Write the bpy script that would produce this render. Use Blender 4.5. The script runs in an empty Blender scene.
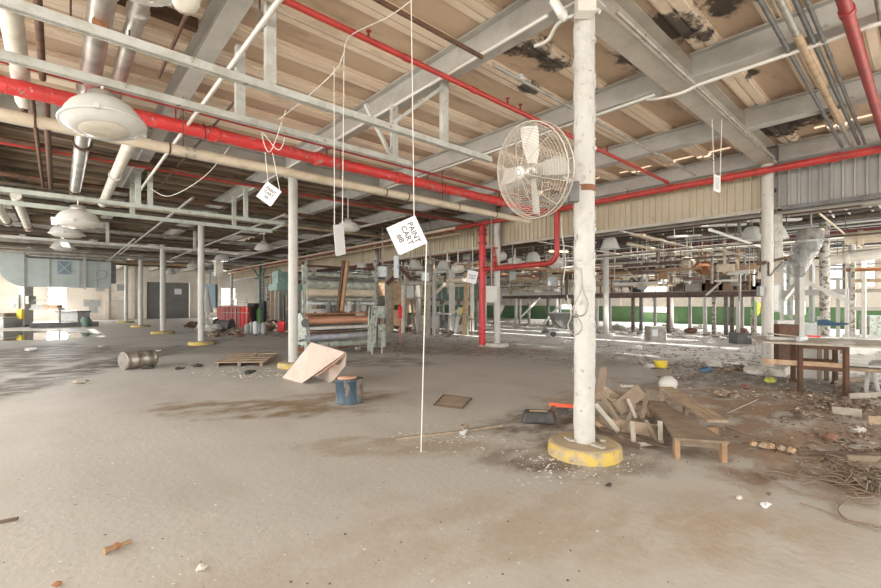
import bpy, math, random
from mathutils import Vector, Matrix, noise
random.seed(7)
R_ = math.radians
SC = bpy.context.scene; COL = SC.collection
H = 1.5; FPX = 433.0; HY = 303.0; CXP = 440.5
A0 = R_(41.5)
FW = Vector((math.sin(A0), math.cos(A0), 0)); RT = Vector((math.cos(A0), -math.sin(A0), 0))
def V(*a): return Vector(a)
def W(lat, d, z=0.0): return FW * d + RT * lat + Vector((0, 0, z))
# a photograph pixel turned into a real point of the hall (on a height, a plane or at a distance)
def pz(px, py, z=0.0):
    d = FPX * (H - z) / (py - HY); return W((px - CXP) / FPX * d, d, z)
def pd(px, py, d): return W((px - CXP) / FPX * d, d, H + (HY - py) / FPX * d)
def ray(px): a = (px - CXP) / FPX; return FW + RT * a
def pY(px, py, Y): return pd(px, py, Y / ray(px).y)
def pX(px, py, X): return pd(px, py, X / ray(px).x)

# ------------------------------------------------------------------ materials
MATS = {}
def mat(name, col, rough=.6, metal=0., col2=None, scale=4., lo=.45, hi=.6, bump=0., bscale=30., col3=None, s3=9., lo3=.6, hi3=.68,
        stretch=(1, 1, 1), alpha=1., emit=None, trans=0.):
    if name in MATS: return MATS[name]
    m = bpy.data.materials.new(name); m.use_nodes = True; MATS[name] = m
    nt = m.node_tree; N = nt.nodes; L = nt.links; b = N['Principled BSDF']
    b.inputs['Base Color'].default_value = (*col, 1); b.inputs['Roughness'].default_value = rough; b.inputs['Metallic'].default_value = metal
    if alpha < 1: b.inputs['Alpha'].default_value = alpha
    if trans: b.inputs['Transmission Weight'].default_value = trans
    if emit: b.inputs['Emission Color'].default_value = (*emit[0], 1); b.inputs['Emission Strength'].default_value = emit[1]
    tc = N.new('ShaderNodeTexCoord'); mp = N.new('ShaderNodeMapping'); mp.inputs['Scale'].default_value = stretch
    L.new(tc.outputs['Object'], mp.inputs['Vector'])
    def layer(prev, c, sc, lo_, hi_, det=5):
        n = N.new('ShaderNodeTexNoise'); n.inputs['Scale'].default_value = sc; n.inputs['Detail'].default_value = det; n.inputs['Roughness'].default_value = .65
        L.new(mp.outputs[0], n.inputs['Vector'])
        r = N.new('ShaderNodeMapRange'); r.inputs['From Min'].default_value = lo_; r.inputs['From Max'].default_value = hi_
        L.new(n.outputs['Fac'], r.inputs['Value'])
        x = N.new('ShaderNodeMix'); x.data_type = 'RGBA'
        L.new(r.outputs[0], x.inputs['Factor'])
        if prev is None: x.inputs['A'].default_value = (*col, 1)
        else: L.new(prev, x.inputs['A'])
        x.inputs['B'].default_value = (*c, 1)
        return x.outputs['Result']
    out = None
    if col2: out = layer(out, col2, scale, lo, hi)
    if col3: out = layer(out, col3, s3, lo3, hi3)
    if out is not None: L.new(out, b.inputs['Base Color'])
    if bump:
        n = N.new('ShaderNodeTexNoise'); n.inputs['Scale'].default_value = bscale; n.inputs['Detail'].default_value = 4
        L.new(mp.outputs[0], n.inputs['Vector'])
        bp = N.new('ShaderNodeBump'); bp.inputs['Strength'].default_value = bump; bp.inputs['Distance'].default_value = .02
        L.new(n.outputs['Fac'], bp.inputs['Height']); L.new(bp.outputs[0], b.inputs['Normal'])
    return m
M = {}
M['colpaint'] = mat('peeling_white_paint', (.53, .515, .475), .5, 0, (.47, .45, .405), 3, .4, .7, .5, 22, (.28, .22, .17), 14, .645, .68)
M['colrust'] = mat('rusting_white_paint', (.50, .48, .43), .6, 0, (.36, .31, .25), 4, .45, .65, .6, 22, (.13, .10, .075), 9, .50, .57)
M['yellow'] = mat('yellow_base_paint', (.58, .41, .09), .8, 0, (.38, .32, .22), 6, .45, .6, .5, 25, (.30, .25, .18), 13, .58, .64)
M['concrete'] = mat('old_concrete', (.46, .42, .35), .85, 0, (.36, .32, .26), 5, .4, .65, .5, 30)
M['basetop'] = mat('worn_base_top', (.38, .31, .21), .9, 0, (.42, .33, .17), 5, .5, .65, .5, 30)
M['whitebase'] = mat('white_base', (.60, .57, .51), .8, 0, (.45, .41, .35), 5, .45, .6, .4, 25)
M['steel'] = mat('grey_painted_steel', (.47, .45, .415), .55, .0, (.38, .36, .325), 2.2, .4, .65, .1, 40, (.22, .17, .13), 5, .64, .74)
M['steeldk'] = mat('dark_steel', (.17, .17, .165), .6, .1, (.11, .105, .10), 3, .4, .65)
M['beamwarm'] = mat('warm_grey_girder', (.47, .43, .375), .55, 0, (.39, .345, .29), 2.5, .4, .65, .1, 40, (.2, .15, .11), 14, .64, .7)
M['rail'] = mat('pale_rail_paint', (.50, .50, .46), .5, .1, (.40, .39, .34), 4, .45, .6, .1, 30, (.24, .18, .12), 9, .64, .7)
M['greenrail'] = mat('pale_green_paint', (.47, .50, .44), .5, 0, (.36, .39, .33), 4, .45, .62, .1, 30, (.22, .16, .1), 9, .64, .7)
M['riser'] = mat('fresh_red_paint', (.62, .025, .03), .38, 0, (.50, .02, .025), 4, .45, .62)
M['red'] = mat('red_pipe_paint', (.47, .045, .035), .42, 0, (.33, .035, .03), 4, .45, .62, .1, 25)
M['redpeel'] = mat('peeling_red_paint', (.68, .045, .04), .42, 0, (.52, .06, .055), 3, .4, .65, .9, 20, (.34, .26, .23), 9, .60, .64)
M['reddark'] = mat('dark_red_paint', (.33, .035, .03), .5, 0, (.22, .03, .025), 4, .45, .62)
M['maroon'] = mat('maroon_paint', (.20, .04, .045), .5, 0, (.14, .035, .035), 3, .45, .62)
M['insul'] = mat('cream_pipe_wrap', (.60, .51, .39), .7, 0, (.50, .41, .30), 3, .45, .62, .2, 20)
M['insulwhite'] = mat('white_pipe_wrap', (.72, .68, .60), .7, 0, (.60, .55, .46), 3, .45, .62, .2, 20)
M['silver'] = mat('galvanised_duct', (.66, .64, .60), .3, .75, (.40, .38, .34), 3, .4, .65, .1, 15)
M['rust'] = mat('rusty_iron', (.14, .068, .038), .8, .1, (.075, .045, .03), 6, .42, .62, .4, 30)
M['rustlite'] = mat('orange_rust', (.38, .16, .07), .85, 0, (.22, .10, .05), 6, .42, .62, .4, 30)
M['conduit'] = mat('white_conduit', (.70, .67, .61), .4, .2)
M['greypipe'] = mat('grey_pipe', (.36, .34, .30), .5, .2, (.24, .20, .16), 5, .45, .65)
M['darkpipe'] = mat('grimy_dark_pipe', (.12, .09, .065), .7, .1, (.07, .055, .04), 4, .45, .65)
M['tanpipe'] = mat('tan_pipe', (.48, .34, .21), .7, 0, (.34, .24, .15), 5, .45, .65)
M['lampwhite'] = mat('white_enamel', (.60, .59, .55), .28, 0, (.53, .51, .46), 3, .5, .7)
M['lens'] = mat('frosted_lamp_lens', (.62, .58, .49), .18, 0, (.52, .47, .38), 5, .45, .65)
M['cage'] = mat('fan_guard_wire', (.46, .41, .34), .45, .3)
M['blade'] = mat('fan_blade', (.62, .60, .55), .4, .3, (.50, .47, .42), 5, .45, .65)
M['paper'] = mat('white_card', (.66, .66, .66), .6)
M['ink'] = mat('black_marker', (.10, .10, .105), .8)
M['rope'] = mat('white_cord', (.72, .69, .62), .8)
M['wood'] = mat('grey_weathered_wood', (.27, .205, .145), .85, 0, (.18, .135, .095), 5, .4, .62, .3, 30, stretch=(1, 1, 1))
M['woodlt'] = mat('tan_board_wood', (.42, .32, .22), .8, 0, (.30, .22, .15), 6, .4, .62, .3, 30)
M['woodor'] = mat('orange_pine', (.36, .23, .13), .8, 0, (.27, .165, .09), 5, .4, .62, .3, 30)
M['wooddk'] = mat('dark_dirty_wood', (.16, .11, .075), .85, 0, (.10, .07, .05), 5, .4, .62, .3, 30)
M['woodgy'] = mat('pale_grey_wood', (.45, .41, .34), .85, 0, (.33, .29, .23), 5, .4, .62, .3, 30)
M['card'] = mat('pinkish_cardboard', (.56, .47, .40), .85, 0, (.50, .40, .33), 3, .45, .65)
M['cardin'] = mat('orange_card_flap', (.58, .33, .22), .85)
M['bucket'] = mat('blue_stained_drum', (.035, .065, .09), .45, .1, (.22, .20, .18), 6, .52, .6, .2, 20, (.24, .11, .075), 5, .54, .64, stretch=(1, 1, .45))
M['black'] = mat('black_plastic', (.045, .043, .04), .6, 0, (.09, .085, .08), 6, .45, .6)
M['label'] = mat('tan_label', (.55, .42, .25), .7)
M['brightred'] = mat('bright_red_plastic', (.75, .03, .03), .4)
M['orangered'] = mat('orange_red_bar', (.80, .13, .05), .5)
M['mgreen'] = mat('machine_green_paint', (.40, .45, .385), .5, 0, (.28, .30, .25), 5, .42, .60, .1, 25, (.15, .11, .08), 7, .55, .64)
M['mgreendk'] = mat('dark_green_paint', (.12, .20, .16), .55, 0, (.08, .12, .1), 4, .45, .62)
M['platbrown'] = mat('dirty_brown_steel', (.20, .135, .115), .8, .1, (.11, .08, .07), 6, .42, .62, .3, 20)
M['browncard'] = mat('dirty_brown_board', (.36, .29, .21), .85, 0, (.27, .21, .15), 8, .42, .62)
M['colspot'] = mat('spotted_white_paint', (.52, .50, .455), .5, 0, (.50, .47, .41), 4, .42, .62, .5, 22, (.17, .12, .09), 14, .645, .665)
M['copper'] = mat('copper_roller', (.55, .28, .17), .4, .2, (.42, .20, .12), 6, .45, .62, stretch=(.2, 1, 1))
M['blueroll'] = mat('blue_smeared_roller', (.30, .33, .42), .5, .1, (.45, .42, .38), 5, .45, .6)
M['cream'] = mat('cream_panel', (.52, .45, .33), .7, 0, (.43, .36, .25), 2, .42, .66, .05, 30, (.40, .24, .12), 7, .66, .72, stretch=(1, 1, .3))
M['greypanel'] = mat('grey_panel', (.34, .325, .30), .7, 0, (.27, .26, .24), 2, .42, .66, stretch=(1, 1, .3))
M['wallcream'] = mat('cream_wall', (.66, .61, .53), .8, 0, (.56, .50, .43), .8, .4, .66, .1, 6)
M['wallgreen'] = mat('green_wall_band', (.075, .16, .065), .7, 0, (.12, .21, .09), .7, .4, .66)
M['greydoor'] = mat('grey_roll_door', (.17, .17, .16), .6, 0, (.135, .135, .125), 1.5, .4, .66)
M['ductblue'] = mat('pale_blue_duct', (.42, .47, .46), .45, .3, (.35, .40, .39), 1.2, .4, .66)
M['ductbluedk'] = mat('blue_louver', (.20, .27, .31), .5, .2)
M['elec'] = mat('grey_cabinet', (.36, .37, .355), .5, .1, (.28, .28, .265), 3, .45, .65)
M['eleclt'] = mat('pale_blue_box', (.62, .66, .68), .5)
M['yel'] = mat('yellow_plastic', (.85, .66, .06), .5)
M['olive'] = mat('yellow_green_board', (.60, .62, .12), .6)
M['gasgreen'] = mat('green_cylinder', (.16, .33, .12), .5)
M['cab_red'] = mat('faded_red_cabinet', (.42, .10, .09), .5, 0, (.34, .12, .10), 2, .45, .65)
M['navy'] = mat('dark_blue_cabinet', (.055, .065, .07), .5)
M['bluetarp'] = mat('blue_cloth', (.10, .19, .30), .7, 0, (.06, .12, .2), 8, .45, .6)
M['speckle'] = mat('speckled_grey_plastic', (.10, .095, .09), .6, 0, (.22, .21, .19), 28, .5, .6)
M['whitepl'] = mat('white_plastic', (.58, .56, .52), .5, 0, (.46, .43, .38), 5, .5, .7)
M['plastic'] = mat('clear_plastic_tube', (.42, .42, .40), .15, 0, (.20, .20, .19), 6, .4, .6, .6, 18, stretch=(1, 1, .3), alpha=.6)
M['glass'] = mat('window_glass', (.9, .92, .95), .1, 0, alpha=.12)
M['foam'] = mat('orange_foam', (.50, .35, .23), .9, 0, (.36, .23, .14), 6, .45, .6)
M['gtag'] = mat('green_tape', (.12, .42, .12), .6)
M['junk'] = mat('mixed_scrap', (.30, .22, .16), .9, 0, (.12, .085, .065), 9, .42, .56, .3, 30, (.50, .44, .36), 14, .56, .62)
M['brick'] = mat('broken_brick', (.27, .14, .10), .9, 0, (.16, .09, .07), 9, .42, .6)
M['keg'] = mat('keg_steel', (.55, .51, .46), .38, .7, (.36, .31, .26), 6, .45, .6)
M['wire'] = mat('dark_wire', (.22, .17, .12), .7)
M['chip'] = mat('pale_paint_chips', (.68, .64, .57), .8, 0, (.46, .40, .33), 3, .45, .55)

# ------------------------------------------------------------------ mesh builder
class MB:
    def __init__(s): s.v = []; s.f = []; s.sm = []
    def add(s, vs, fs, sm=False):
        o = len(s.v); s.v += [tuple(v) for v in vs]; s.f += [tuple(i + o for i in f) for f in fs]; s.sm += [sm] * len(fs); return s
    def box(s, c, size, M3=None, taper=1.):
        c = Vector(c); x, y, z = [k / 2 for k in size]; vs = []
        for dz in (-1, 1):
            t = 1 if dz < 0 else taper
            for dx, dy in ((-1, -1), (1, -1), (1, 1), (-1, 1)):
                p = Vector((dx * x * t, dy * y * t, dz * z)); vs.append(c + (M3 @ p if M3 else p))
        return s.add(vs, [(3, 2, 1, 0), (4, 5, 6, 7), (0, 1, 5, 4), (1, 2, 6, 5), (2, 3, 7, 6), (3, 0, 4, 7)])
    def bb(s, x0, x1, y0, y1, z0, z1): return s.box(((x0 + x1) / 2, (y0 + y1) / 2, (z0 + z1) / 2), (abs(x1 - x0), abs(y1 - y0), abs(z1 - z0)))
    def bar(s, p, q, w, h=None, roll=0.):
        p, q = Vector(p), Vector(q); h = h or w; d = q - p; L = d.length
        if L < 1e-6: return s
        return s.box((p + q) / 2, (w, h, L), frame(d, roll))
    def tube(s, pts, r, seg=10, caps=True, r2=None, bumpy=0., sm=True):
        pts = [Vector(p) for p in pts]; n = len(pts); vs = []; fs = []
        up = None
        for i, p in enumerate(pts):
            d = (pts[min(i + 1, n - 1)] - pts[max(i - 1, 0)])
            d = d.normalized() if d.length > 1e-9 else Vector((0, 0, 1))
            if up is None: up = Vector((0, 0, 1)) if abs(d.z) < .9 else Vector((1, 0, 0))
            x = up.cross(d).normalized(); y = d.cross(x).normalized(); up = y
            rr = r if r2 is None else r + (r2 - r) * i / (n - 1)
            for k in range(seg):
                a = 2 * math.pi * k / seg; q = rr
                if bumpy:
                    q += bumpy * max(0, noise.noise(p * 9 + Vector((math.cos(a) * 1.5, math.sin(a) * 1.5, 0))) * 1.6)
                vs.append(p + x * math.cos(a) * q + y * math.sin(a) * q)
        for i in range(n - 1):
            for k in range(seg):
                k2 = (k + 1) % seg; fs.append((i * seg + k, i * seg + k2, (i + 1) * seg + k2, (i + 1) * seg + k))
        s.add(vs, fs, sm)
        if caps:
            s.add(vs[:seg], [tuple(reversed(range(seg)))]); s.add(vs[-seg:], [tuple(range(seg))])
        return s
    def lathe(s, prof, c=(0, 0, 0), M3=None, seg=24, sm=True, sy=1.):
        c = Vector(c); vs = []; fs = []
        for r, z in prof:
            for k in range(seg):
                a = 2 * math.pi * k / seg; p = Vector((r * math.cos(a), r * math.sin(a) * sy, z)); vs.append(c + (M3 @ p if M3 else p))
        for i in range(len(prof) - 1):
            for k in range(seg):
                k2 = (k + 1) % seg; fs.append((i * seg + k, i * seg + k2, (i + 1) * seg + k2, (i + 1) * seg + k))
        s.add(vs, fs, sm)
        if prof[0][0] > 1e-4: s.add(vs[:seg], [tuple(reversed(range(seg)))])
        if prof[-1][0] > 1e-4: s.add(vs[-seg:], [tuple(range(seg))])
        return s
    def ring(s, c, R, r, M3=None, seg=40, ss=4, arc=1.):
        vs = []; fs = []; c = Vector(c); n = seg if arc >= 1 else seg + 1
        for i in range(n):
            a = 2 * math.pi * arc * i / seg
            for k in range(ss):
                b = 2 * math.pi * k / ss; q = R + r * math.cos(b); p = Vector((q * math.cos(a), q * math.sin(a), r * math.sin(b)))
                vs.append(c + (M3 @ p if M3 else p))
        for i in range(seg):
            j = (i + 1) % n
            for k in range(ss):
                k2 = (k + 1) % ss; fs.append((i * ss + k, j * ss + k, j * ss + k2, i * ss + k2))
        return s.add(vs, fs, True)
    def slab(s, corners, t, nrm=None):
        cs = [Vector(c) for c in corners]
        n = nrm or (cs[1] - cs[0]).cross(cs[2] - cs[0]).normalized()
        n = Vector(n); k = len(cs); vs = cs + [c + n * t for c in cs]
        fs = [tuple(reversed(range(k))), tuple(range(k, 2 * k))] + [(i, (i + 1) % k, k + (i + 1) % k, k + i) for i in range(k)]
        return s.add(vs, fs)
    def ibeam(s, p, q, w, h, t=.016, tw=.012):
        p, q = Vector(p), Vector(q); d = q - p; L = d.length; m = frame(d); c = (p + q) / 2   # local y = up-ish
        up = m @ Vector((0, 1, 0))
        s.box(c + up * (h / 2 - t / 2), (w, t, L), m); s.box(c - up * (h / 2 - t / 2), (w, t, L), m); s.box(c, (tw, h - 2 * t, L), m)
        return s
    def blob(s, c, r, seg=8, rings=5, j=.25, sc=(1, 1, 1)):
        c = Vector(c); vs = []; fs = []
        for i in range(rings + 1):
            th = math.pi * i / rings
            for k in range(seg):
                a = 2 * math.pi * k / seg; q = r * (1 + random.uniform(-j, j))
                vs.append(c + Vector((q * math.sin(th) * math.cos(a) * sc[0], q * math.sin(th) * math.sin(a) * sc[1], q * math.cos(th) * sc[2])))
        for i in range(rings):
            for k in range(seg):
                k2 = (k + 1) % seg; fs.append((i * seg + k, (i + 1) * seg + k, (i + 1) * seg + k2, i * seg + k2))
        return s.add(vs, fs)
    def build(s, name, m, parent=None, bev=0., local=False):
        me = bpy.data.meshes.new(name)
        if parent is not None and not local:
            o0 = wloc(parent)
        elif parent is None and not local:
            xs = [v[0] for v in s.v]; ys = [v[1] for v in s.v]; zs = [v[2] for v in s.v]
            o0 = Vector(((min(xs) + max(xs)) / 2, (min(ys) + max(ys)) / 2, min(zs)))
        else: o0 = Vector((0, 0, 0))
        me.from_pydata([tuple(Vector(v) - o0) for v in s.v], [], s.f)
        me.polygons.foreach_set('use_smooth', s.sm); me.update()
        me.materials.append(M[m] if isinstance(m, str) else m)
        o = bpy.data.objects.new(name, me); COL.objects.link(o)
        if parent is not None: o.parent = parent
        else: o.location = o0
        if bev:
            b = o.modifiers.new('bevel', 'BEVEL'); b.width = bev; b.segments = 2; b.limit_method = 'ANGLE'
        return o
def frame(d, roll=0.):
    d = Vector(d).normalized(); up = Vector((0, 0, 1)) if abs(d.z) < .98 else Vector((0, 1, 0))
    x = up.cross(d).normalized(); y = d.cross(x).normalized()
    m = Matrix((x, y, d)).transposed()
    return m @ Matrix.Rotation(roll, 3, 'Z') if roll else m
def wloc(o):
    p = Vector(o.location)
    while o.parent: o = o.parent; p += o.location
    return p
def tag(o, label, cat, group=None, kind=None):
    o['label'] = label; o['category'] = cat
    if group: o['group'] = group
    if kind: o['kind'] = kind
    return o
def thing(name, label, cat, loc, group=None):
    o = bpy.data.objects.new(name, None); COL.objects.link(o); o.location = loc; o.empty_display_size = .1
    return tag(o, label, cat, group)
def struct(o, label=None):
    o['kind'] = 'structure'
    if label: o['label'] = label
    return o
def copy_tree(o, parent=None):
    c = o.copy(); COL.objects.link(c)
    if parent: c.parent = parent
    for ch in [x for x in bpy.data.objects if x.parent == o]: copy_tree(ch, c)
    return c
def one(name, mb, m, label, cat, group=None, kind=None, bev=0.): return tag(mb.build(name, m, bev=bev), label, cat, group, kind)
def pipe(name, p, q, r, m, label, group=None, seg=12, collars=None, cm=None, bumpy=0.):
    p, q = Vector(p), Vector(q); n = 2 if not bumpy else int((q - p).length / .06)
    pts = [p.lerp(q, i / (n - 1)) for i in range(n)]
    if collars:
        hung = abs((q - p).z) < .5 and max(p.z, q.z) < 4.32 and (q - p).length > 1.5
        t = thing(name, label, 'pipe', (p + q) / 2, group)
        MB().tube(pts, r, seg, bumpy=bumpy).build('pipe_run', m, t)
        d = (q - p).normalized()
        for c in ((.15, .85) if hung else ()):
            a = p.lerp(q, c); MB().bar(a + Vector((0, 0, r * .95)), (a.x, a.y, 4.91), .018).build('hanger_rod', 'steeldk', t)
        for c in collars:
            a = p.lerp(q, c); MB().tube([a - d * .05, a + d * .05], r * 1.22, seg).build('coupling', cm or m, t)
        return t
    return one(name, MB().tube(pts, r, seg, bumpy=bumpy), m, label, 'pipe', group)

# ------------------------------------------------------------------ camera, world, view
cam = bpy.data.objects.new('camera', bpy.data.cameras.new('camera')); COL.objects.link(cam); SC.camera = cam
cam.data.sensor_width = 36; cam.data.lens = FPX / 881 * 36; cam.data.shift_y = (HY - 294) / 881; cam.data.clip_start = .05; cam.data.clip_end = 300
cam.location = (0, 0, H); cam.rotation_euler = (R_(90), 0, -A0)
SC.view_settings.view_transform = 'Standard'; SC.view_settings.look = 'None'; SC.view_settings.gamma = 1; SC.view_settings.use_curve_mapping = False
SC.view_settings.exposure = 0.04
w = bpy.data.worlds.new('sky'); SC.world = w; w.use_nodes = True
w.node_tree.nodes['Background'].inputs[0].default_value = (1.0, .985, .955, 1); w.node_tree.nodes['Background'].inputs[1].default_value = WORLD = 2.8
def area(name, loc, target, sx, sy, power, col=(1, 1, 1), spread=180):
    l = bpy.data.lights.new(name, 'AREA'); l.shape = 'RECTANGLE'; l.size = sx; l.size_y = sy; l.energy = power; l.color = col; l.spread = R_(spread)
    o = bpy.data.objects.new(name, l); COL.objects.link(o); o.location = loc
    o.rotation_euler = (Vector(target) - Vector(loc)).to_track_quat('-Z', 'Y').to_euler(); return o
area('dock_door_daylight', W(-1.2, -9, 2.7), W(-1.0, 8, .6), 1.3, 1.0, 600, (1, .97, .92))
area('right_bay_fill', (22, -4.4, 2.4), (22, 10, 1.6), 20, 3.2, 650, (1, .97, .93))  # unseen fill light, added to brighten the right bays
area('left_side_fill', (-6.4, 37, 2.4), (8, 34, 1.4), 22, 3.4, 1200, (1, .97, .93))  # fill light out of view, added for the far left bays
area('left_near_fill', (-6.3, 10, 2.6), (4.5, 8.5, 0), 11, 3.4, 850, (1, .98, .95))  # added fill out of view, lifts the middle of the floor
sun = bpy.data.lights.new('sun', 'SUN'); sun.energy = 9.5; sun.angle = R_(2); sun.color = (1, .97, .92)
so = bpy.data.objects.new('sun', sun); COL.objects.link(so); so.rotation_euler = Vector((.35, .5, -1.15)).to_track_quat('-Z', 'Y').to_euler()
# ------------------------------------------------------------------ the shell
X0, X1, Y0, Y1 = -6.0, 34.0, -4.5, 49.0
DECK = 4.92
def floor_mat():
    m = bpy.data.materials.new('worn_concrete_floor'); m.use_nodes = True; nt = m.node_tree; N = nt.nodes; L = nt.links; b = N['Principled BSDF']
    tc = N.new('ShaderNodeTexCoord')
    def nz(sc, det=6, stretch=(1, 1, 1), rot=0.):
        mp = N.new('ShaderNodeMapping'); mp.inputs['Scale'].default_value = stretch; mp.inputs['Rotation'].default_value = (0, 0, rot)
        L.new(tc.outputs['Object'], mp.inputs['Vector'])
        n = N.new('ShaderNodeTexNoise'); n.inputs['Scale'].default_value = sc; n.inputs['Detail'].default_value = det; n.inputs['Roughness'].default_value = .6
        L.new(mp.outputs[0], n.inputs['Vector']); return n.outputs['Fac']
    def rng(s, lo, hi, a=0., z=1.):
        r = N.new('ShaderNodeMapRange'); r.inputs['From Min'].default_value = lo; r.inputs['From Max'].default_value = hi
        r.inputs['To Min'].default_value = a; r.inputs['To Max'].default_value = z; L.new(s, r.inputs['Value']); return r.outputs[0]
    def mx(f, a, c):
        x = N.new('ShaderNodeMix'); x.data_type = 'RGBA'; L.new(f, x.inputs['Factor'])
        if isinstance(a, tuple): x.inputs['A'].default_value = (*a, 1)
        else: L.new(a, x.inputs['A'])
        x.inputs['B'].default_value = (*c, 1); return x.outputs['Result']
    def mul(a, c):
        x = N.new('ShaderNodeMath'); x.operation = 'MULTIPLY'; L.new(a, x.inputs[0])
        if isinstance(c, (int, float)): x.inputs[1].default_value = c
        else: L.new(c, x.inputs[1])
        return x.outputs[0]
    col = mx(rng(nz(.35), .35, .65), (.50, .48, .435), (.42, .405, .37))
    col = mx(mul(rng(nz(1.6, 8, (1, .35, 1), R_(-20)), .5, .7), .35), col, (.31, .275, .22))
    col = mx(mul(rng(nz(14, 8), .60, .72), .5), col, (.30, .26, .21))
    warp = nz(1.3, 7); fine = nz(7, 8)
    sep = N.new('ShaderNodeSeparateXYZ'); L.new(tc.outputs['Object'], sep.inputs[0])
    streak = rng(nz(1.8, 10, (1, 1.7, 1), A0), .40, .56, .12, 1.)
    def blot(p, rx, ry, ang, colr, k=.8, soft=.5):
        nonlocal col
        mp = N.new('ShaderNodeMapping'); mp.vector_type = 'TEXTURE'; mp.inputs['Location'].default_value = (p[0], p[1], 0)
        mp.inputs['Rotation'].default_value = (0, 0, ang); mp.inputs['Scale'].default_value = (rx, ry, 1)
        L.new(tc.outputs['Object'], mp.inputs['Vector'])
        ln = N.new('ShaderNodeVectorMath'); ln.operation = 'LENGTH'; L.new(mp.outputs[0], ln.inputs[0])
        ad = N.new('ShaderNodeMath'); ad.operation = 'MULTIPLY_ADD'; L.new(warp, ad.inputs[0]); ad.inputs[1].default_value = 1.6
        L.new(ln.outputs['Value'], ad.inputs[2])
        ad2 = N.new('ShaderNodeMath'); ad2.operation = 'MULTIPLY_ADD'; L.new(fine, ad2.inputs[0]); ad2.inputs[1].default_value = .9; L.new(ad.outputs[0], ad2.inputs[2])
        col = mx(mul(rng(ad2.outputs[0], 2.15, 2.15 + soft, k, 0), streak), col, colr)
    ax = -A0
    # wear and dirt, apart from the long streaks at left
    blot(pz(255, 409), 1.3, .45, ax, (.22, .155, .085), .95)
    blot(pz(330, 398), 1.0, .35, ax + .3, (.25, .18, .11), .9)
    blot(pz(400, 447), .9, .3, ax, (.31, .25, .17), .7)
    for lat_, d_, rx_, ry_, tilt_, k_ in ((-7.9, 9.2, 3.4, .55, .22, .95), (-10.2, 11.5, 3.2, .7, .3, .9), (-8.6, 13.5, 4.0, .6, .1, .85), (-12.5, 13.0, 3.0, .9, .5, .9)):  # long column shadow at left, painted into the floor colour
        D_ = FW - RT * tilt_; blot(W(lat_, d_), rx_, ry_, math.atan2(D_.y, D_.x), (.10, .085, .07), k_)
    blot(pz(60, 352), 3.5, 1.2, ax, (.18, .155, .13), .6)
    blot(pz(200, 350), 3.5, 1.0, ax, (.24, .21, .17), .6)
    blot(pz(420, 350), 3.0, .8, ax, (.25, .19, .14), .7)
    blot(pz(560, 352), 4.0, .9, ax, (.27, .21, .155), .8)
    blot(pz(700, 362), 3.2, .9, ax, (.24, .18, .13), .75)
    blot(pz(700, 530), .55, .25, ax, (.37, .29, .20), .6)
    blot(pz(578, 459), .85, .4, ax, (.20, .165, .13), .75); blot(pz(552, 463), .3, .2, ax, (.14, .12, .10), .8)
    blot(pz(635, 425), 1.5, .8, ax, (.13, .10, .075), .95)
    blot(pz(800, 385), 2.6, 1.0, ax, (.15, .115, .085), .8)
    blot(pz(850, 420), 1.5, .9, ax, (.17, .125, .09), .8)
    blot(pz(845, 470), 1.1, .6, ax, (.20, .13, .085), .9)
    blot(pz(730, 400), 2.2, .9, ax, (.28, .19, .12), .9); blot(pz(780, 440), 1.6, .7, ax, (.30, .21, .14), .8); blot(pz(640, 520), 1.4, .5, ax, (.36, .28, .20), .5); blot(pz(420, 545), 1.2, .3, ax + .3, (.38, .32, .25), .5)
    blot(pz(375, 362), 1.3, .8, ax, (.14, .12, .10), .7)
    # brightness of the far floor, painted in as a paler patchy colour
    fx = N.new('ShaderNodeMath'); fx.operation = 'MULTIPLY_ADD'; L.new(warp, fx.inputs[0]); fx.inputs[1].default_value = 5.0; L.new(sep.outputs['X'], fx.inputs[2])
    far_light = mul(rng(fx.outputs[0], 13.6, 15.6), rng(nz(2.2, 8, (1, .4, 1)), .42, .52, .25, 1.))
    col = mx(far_light, col, (.80, .77, .71))
    L.new(col, b.inputs['Base Color'])
    r = rng(nz(.5), .4, .7, .5, .72); L.new(r, b.inputs['Roughness'])
    bp = N.new('ShaderNodeBump'); bp.inputs['Strength'].default_value = .25; bp.inputs['Distance'].default_value = .02
    L.new(nz(18, 6), bp.inputs['Height']); L.new(bp.outputs[0], b.inputs['Normal'])
    return m
f = MB().add([(-22, -24, 0), (36, -24, 0), (36, 50, 0), (-22, 50, 0), (-22, -24, -.2), (36, -24, -.2), (36, 50, -.2), (-22, 50, -.2)],
             [(0, 1, 2, 3), (7, 6, 5, 4), (0, 4, 5, 1), (1, 5, 6, 2), (2, 6, 7, 3), (3, 7, 4, 0)])
fo = f.build('floor', floor_mat(), local=True); struct(fo)

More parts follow.
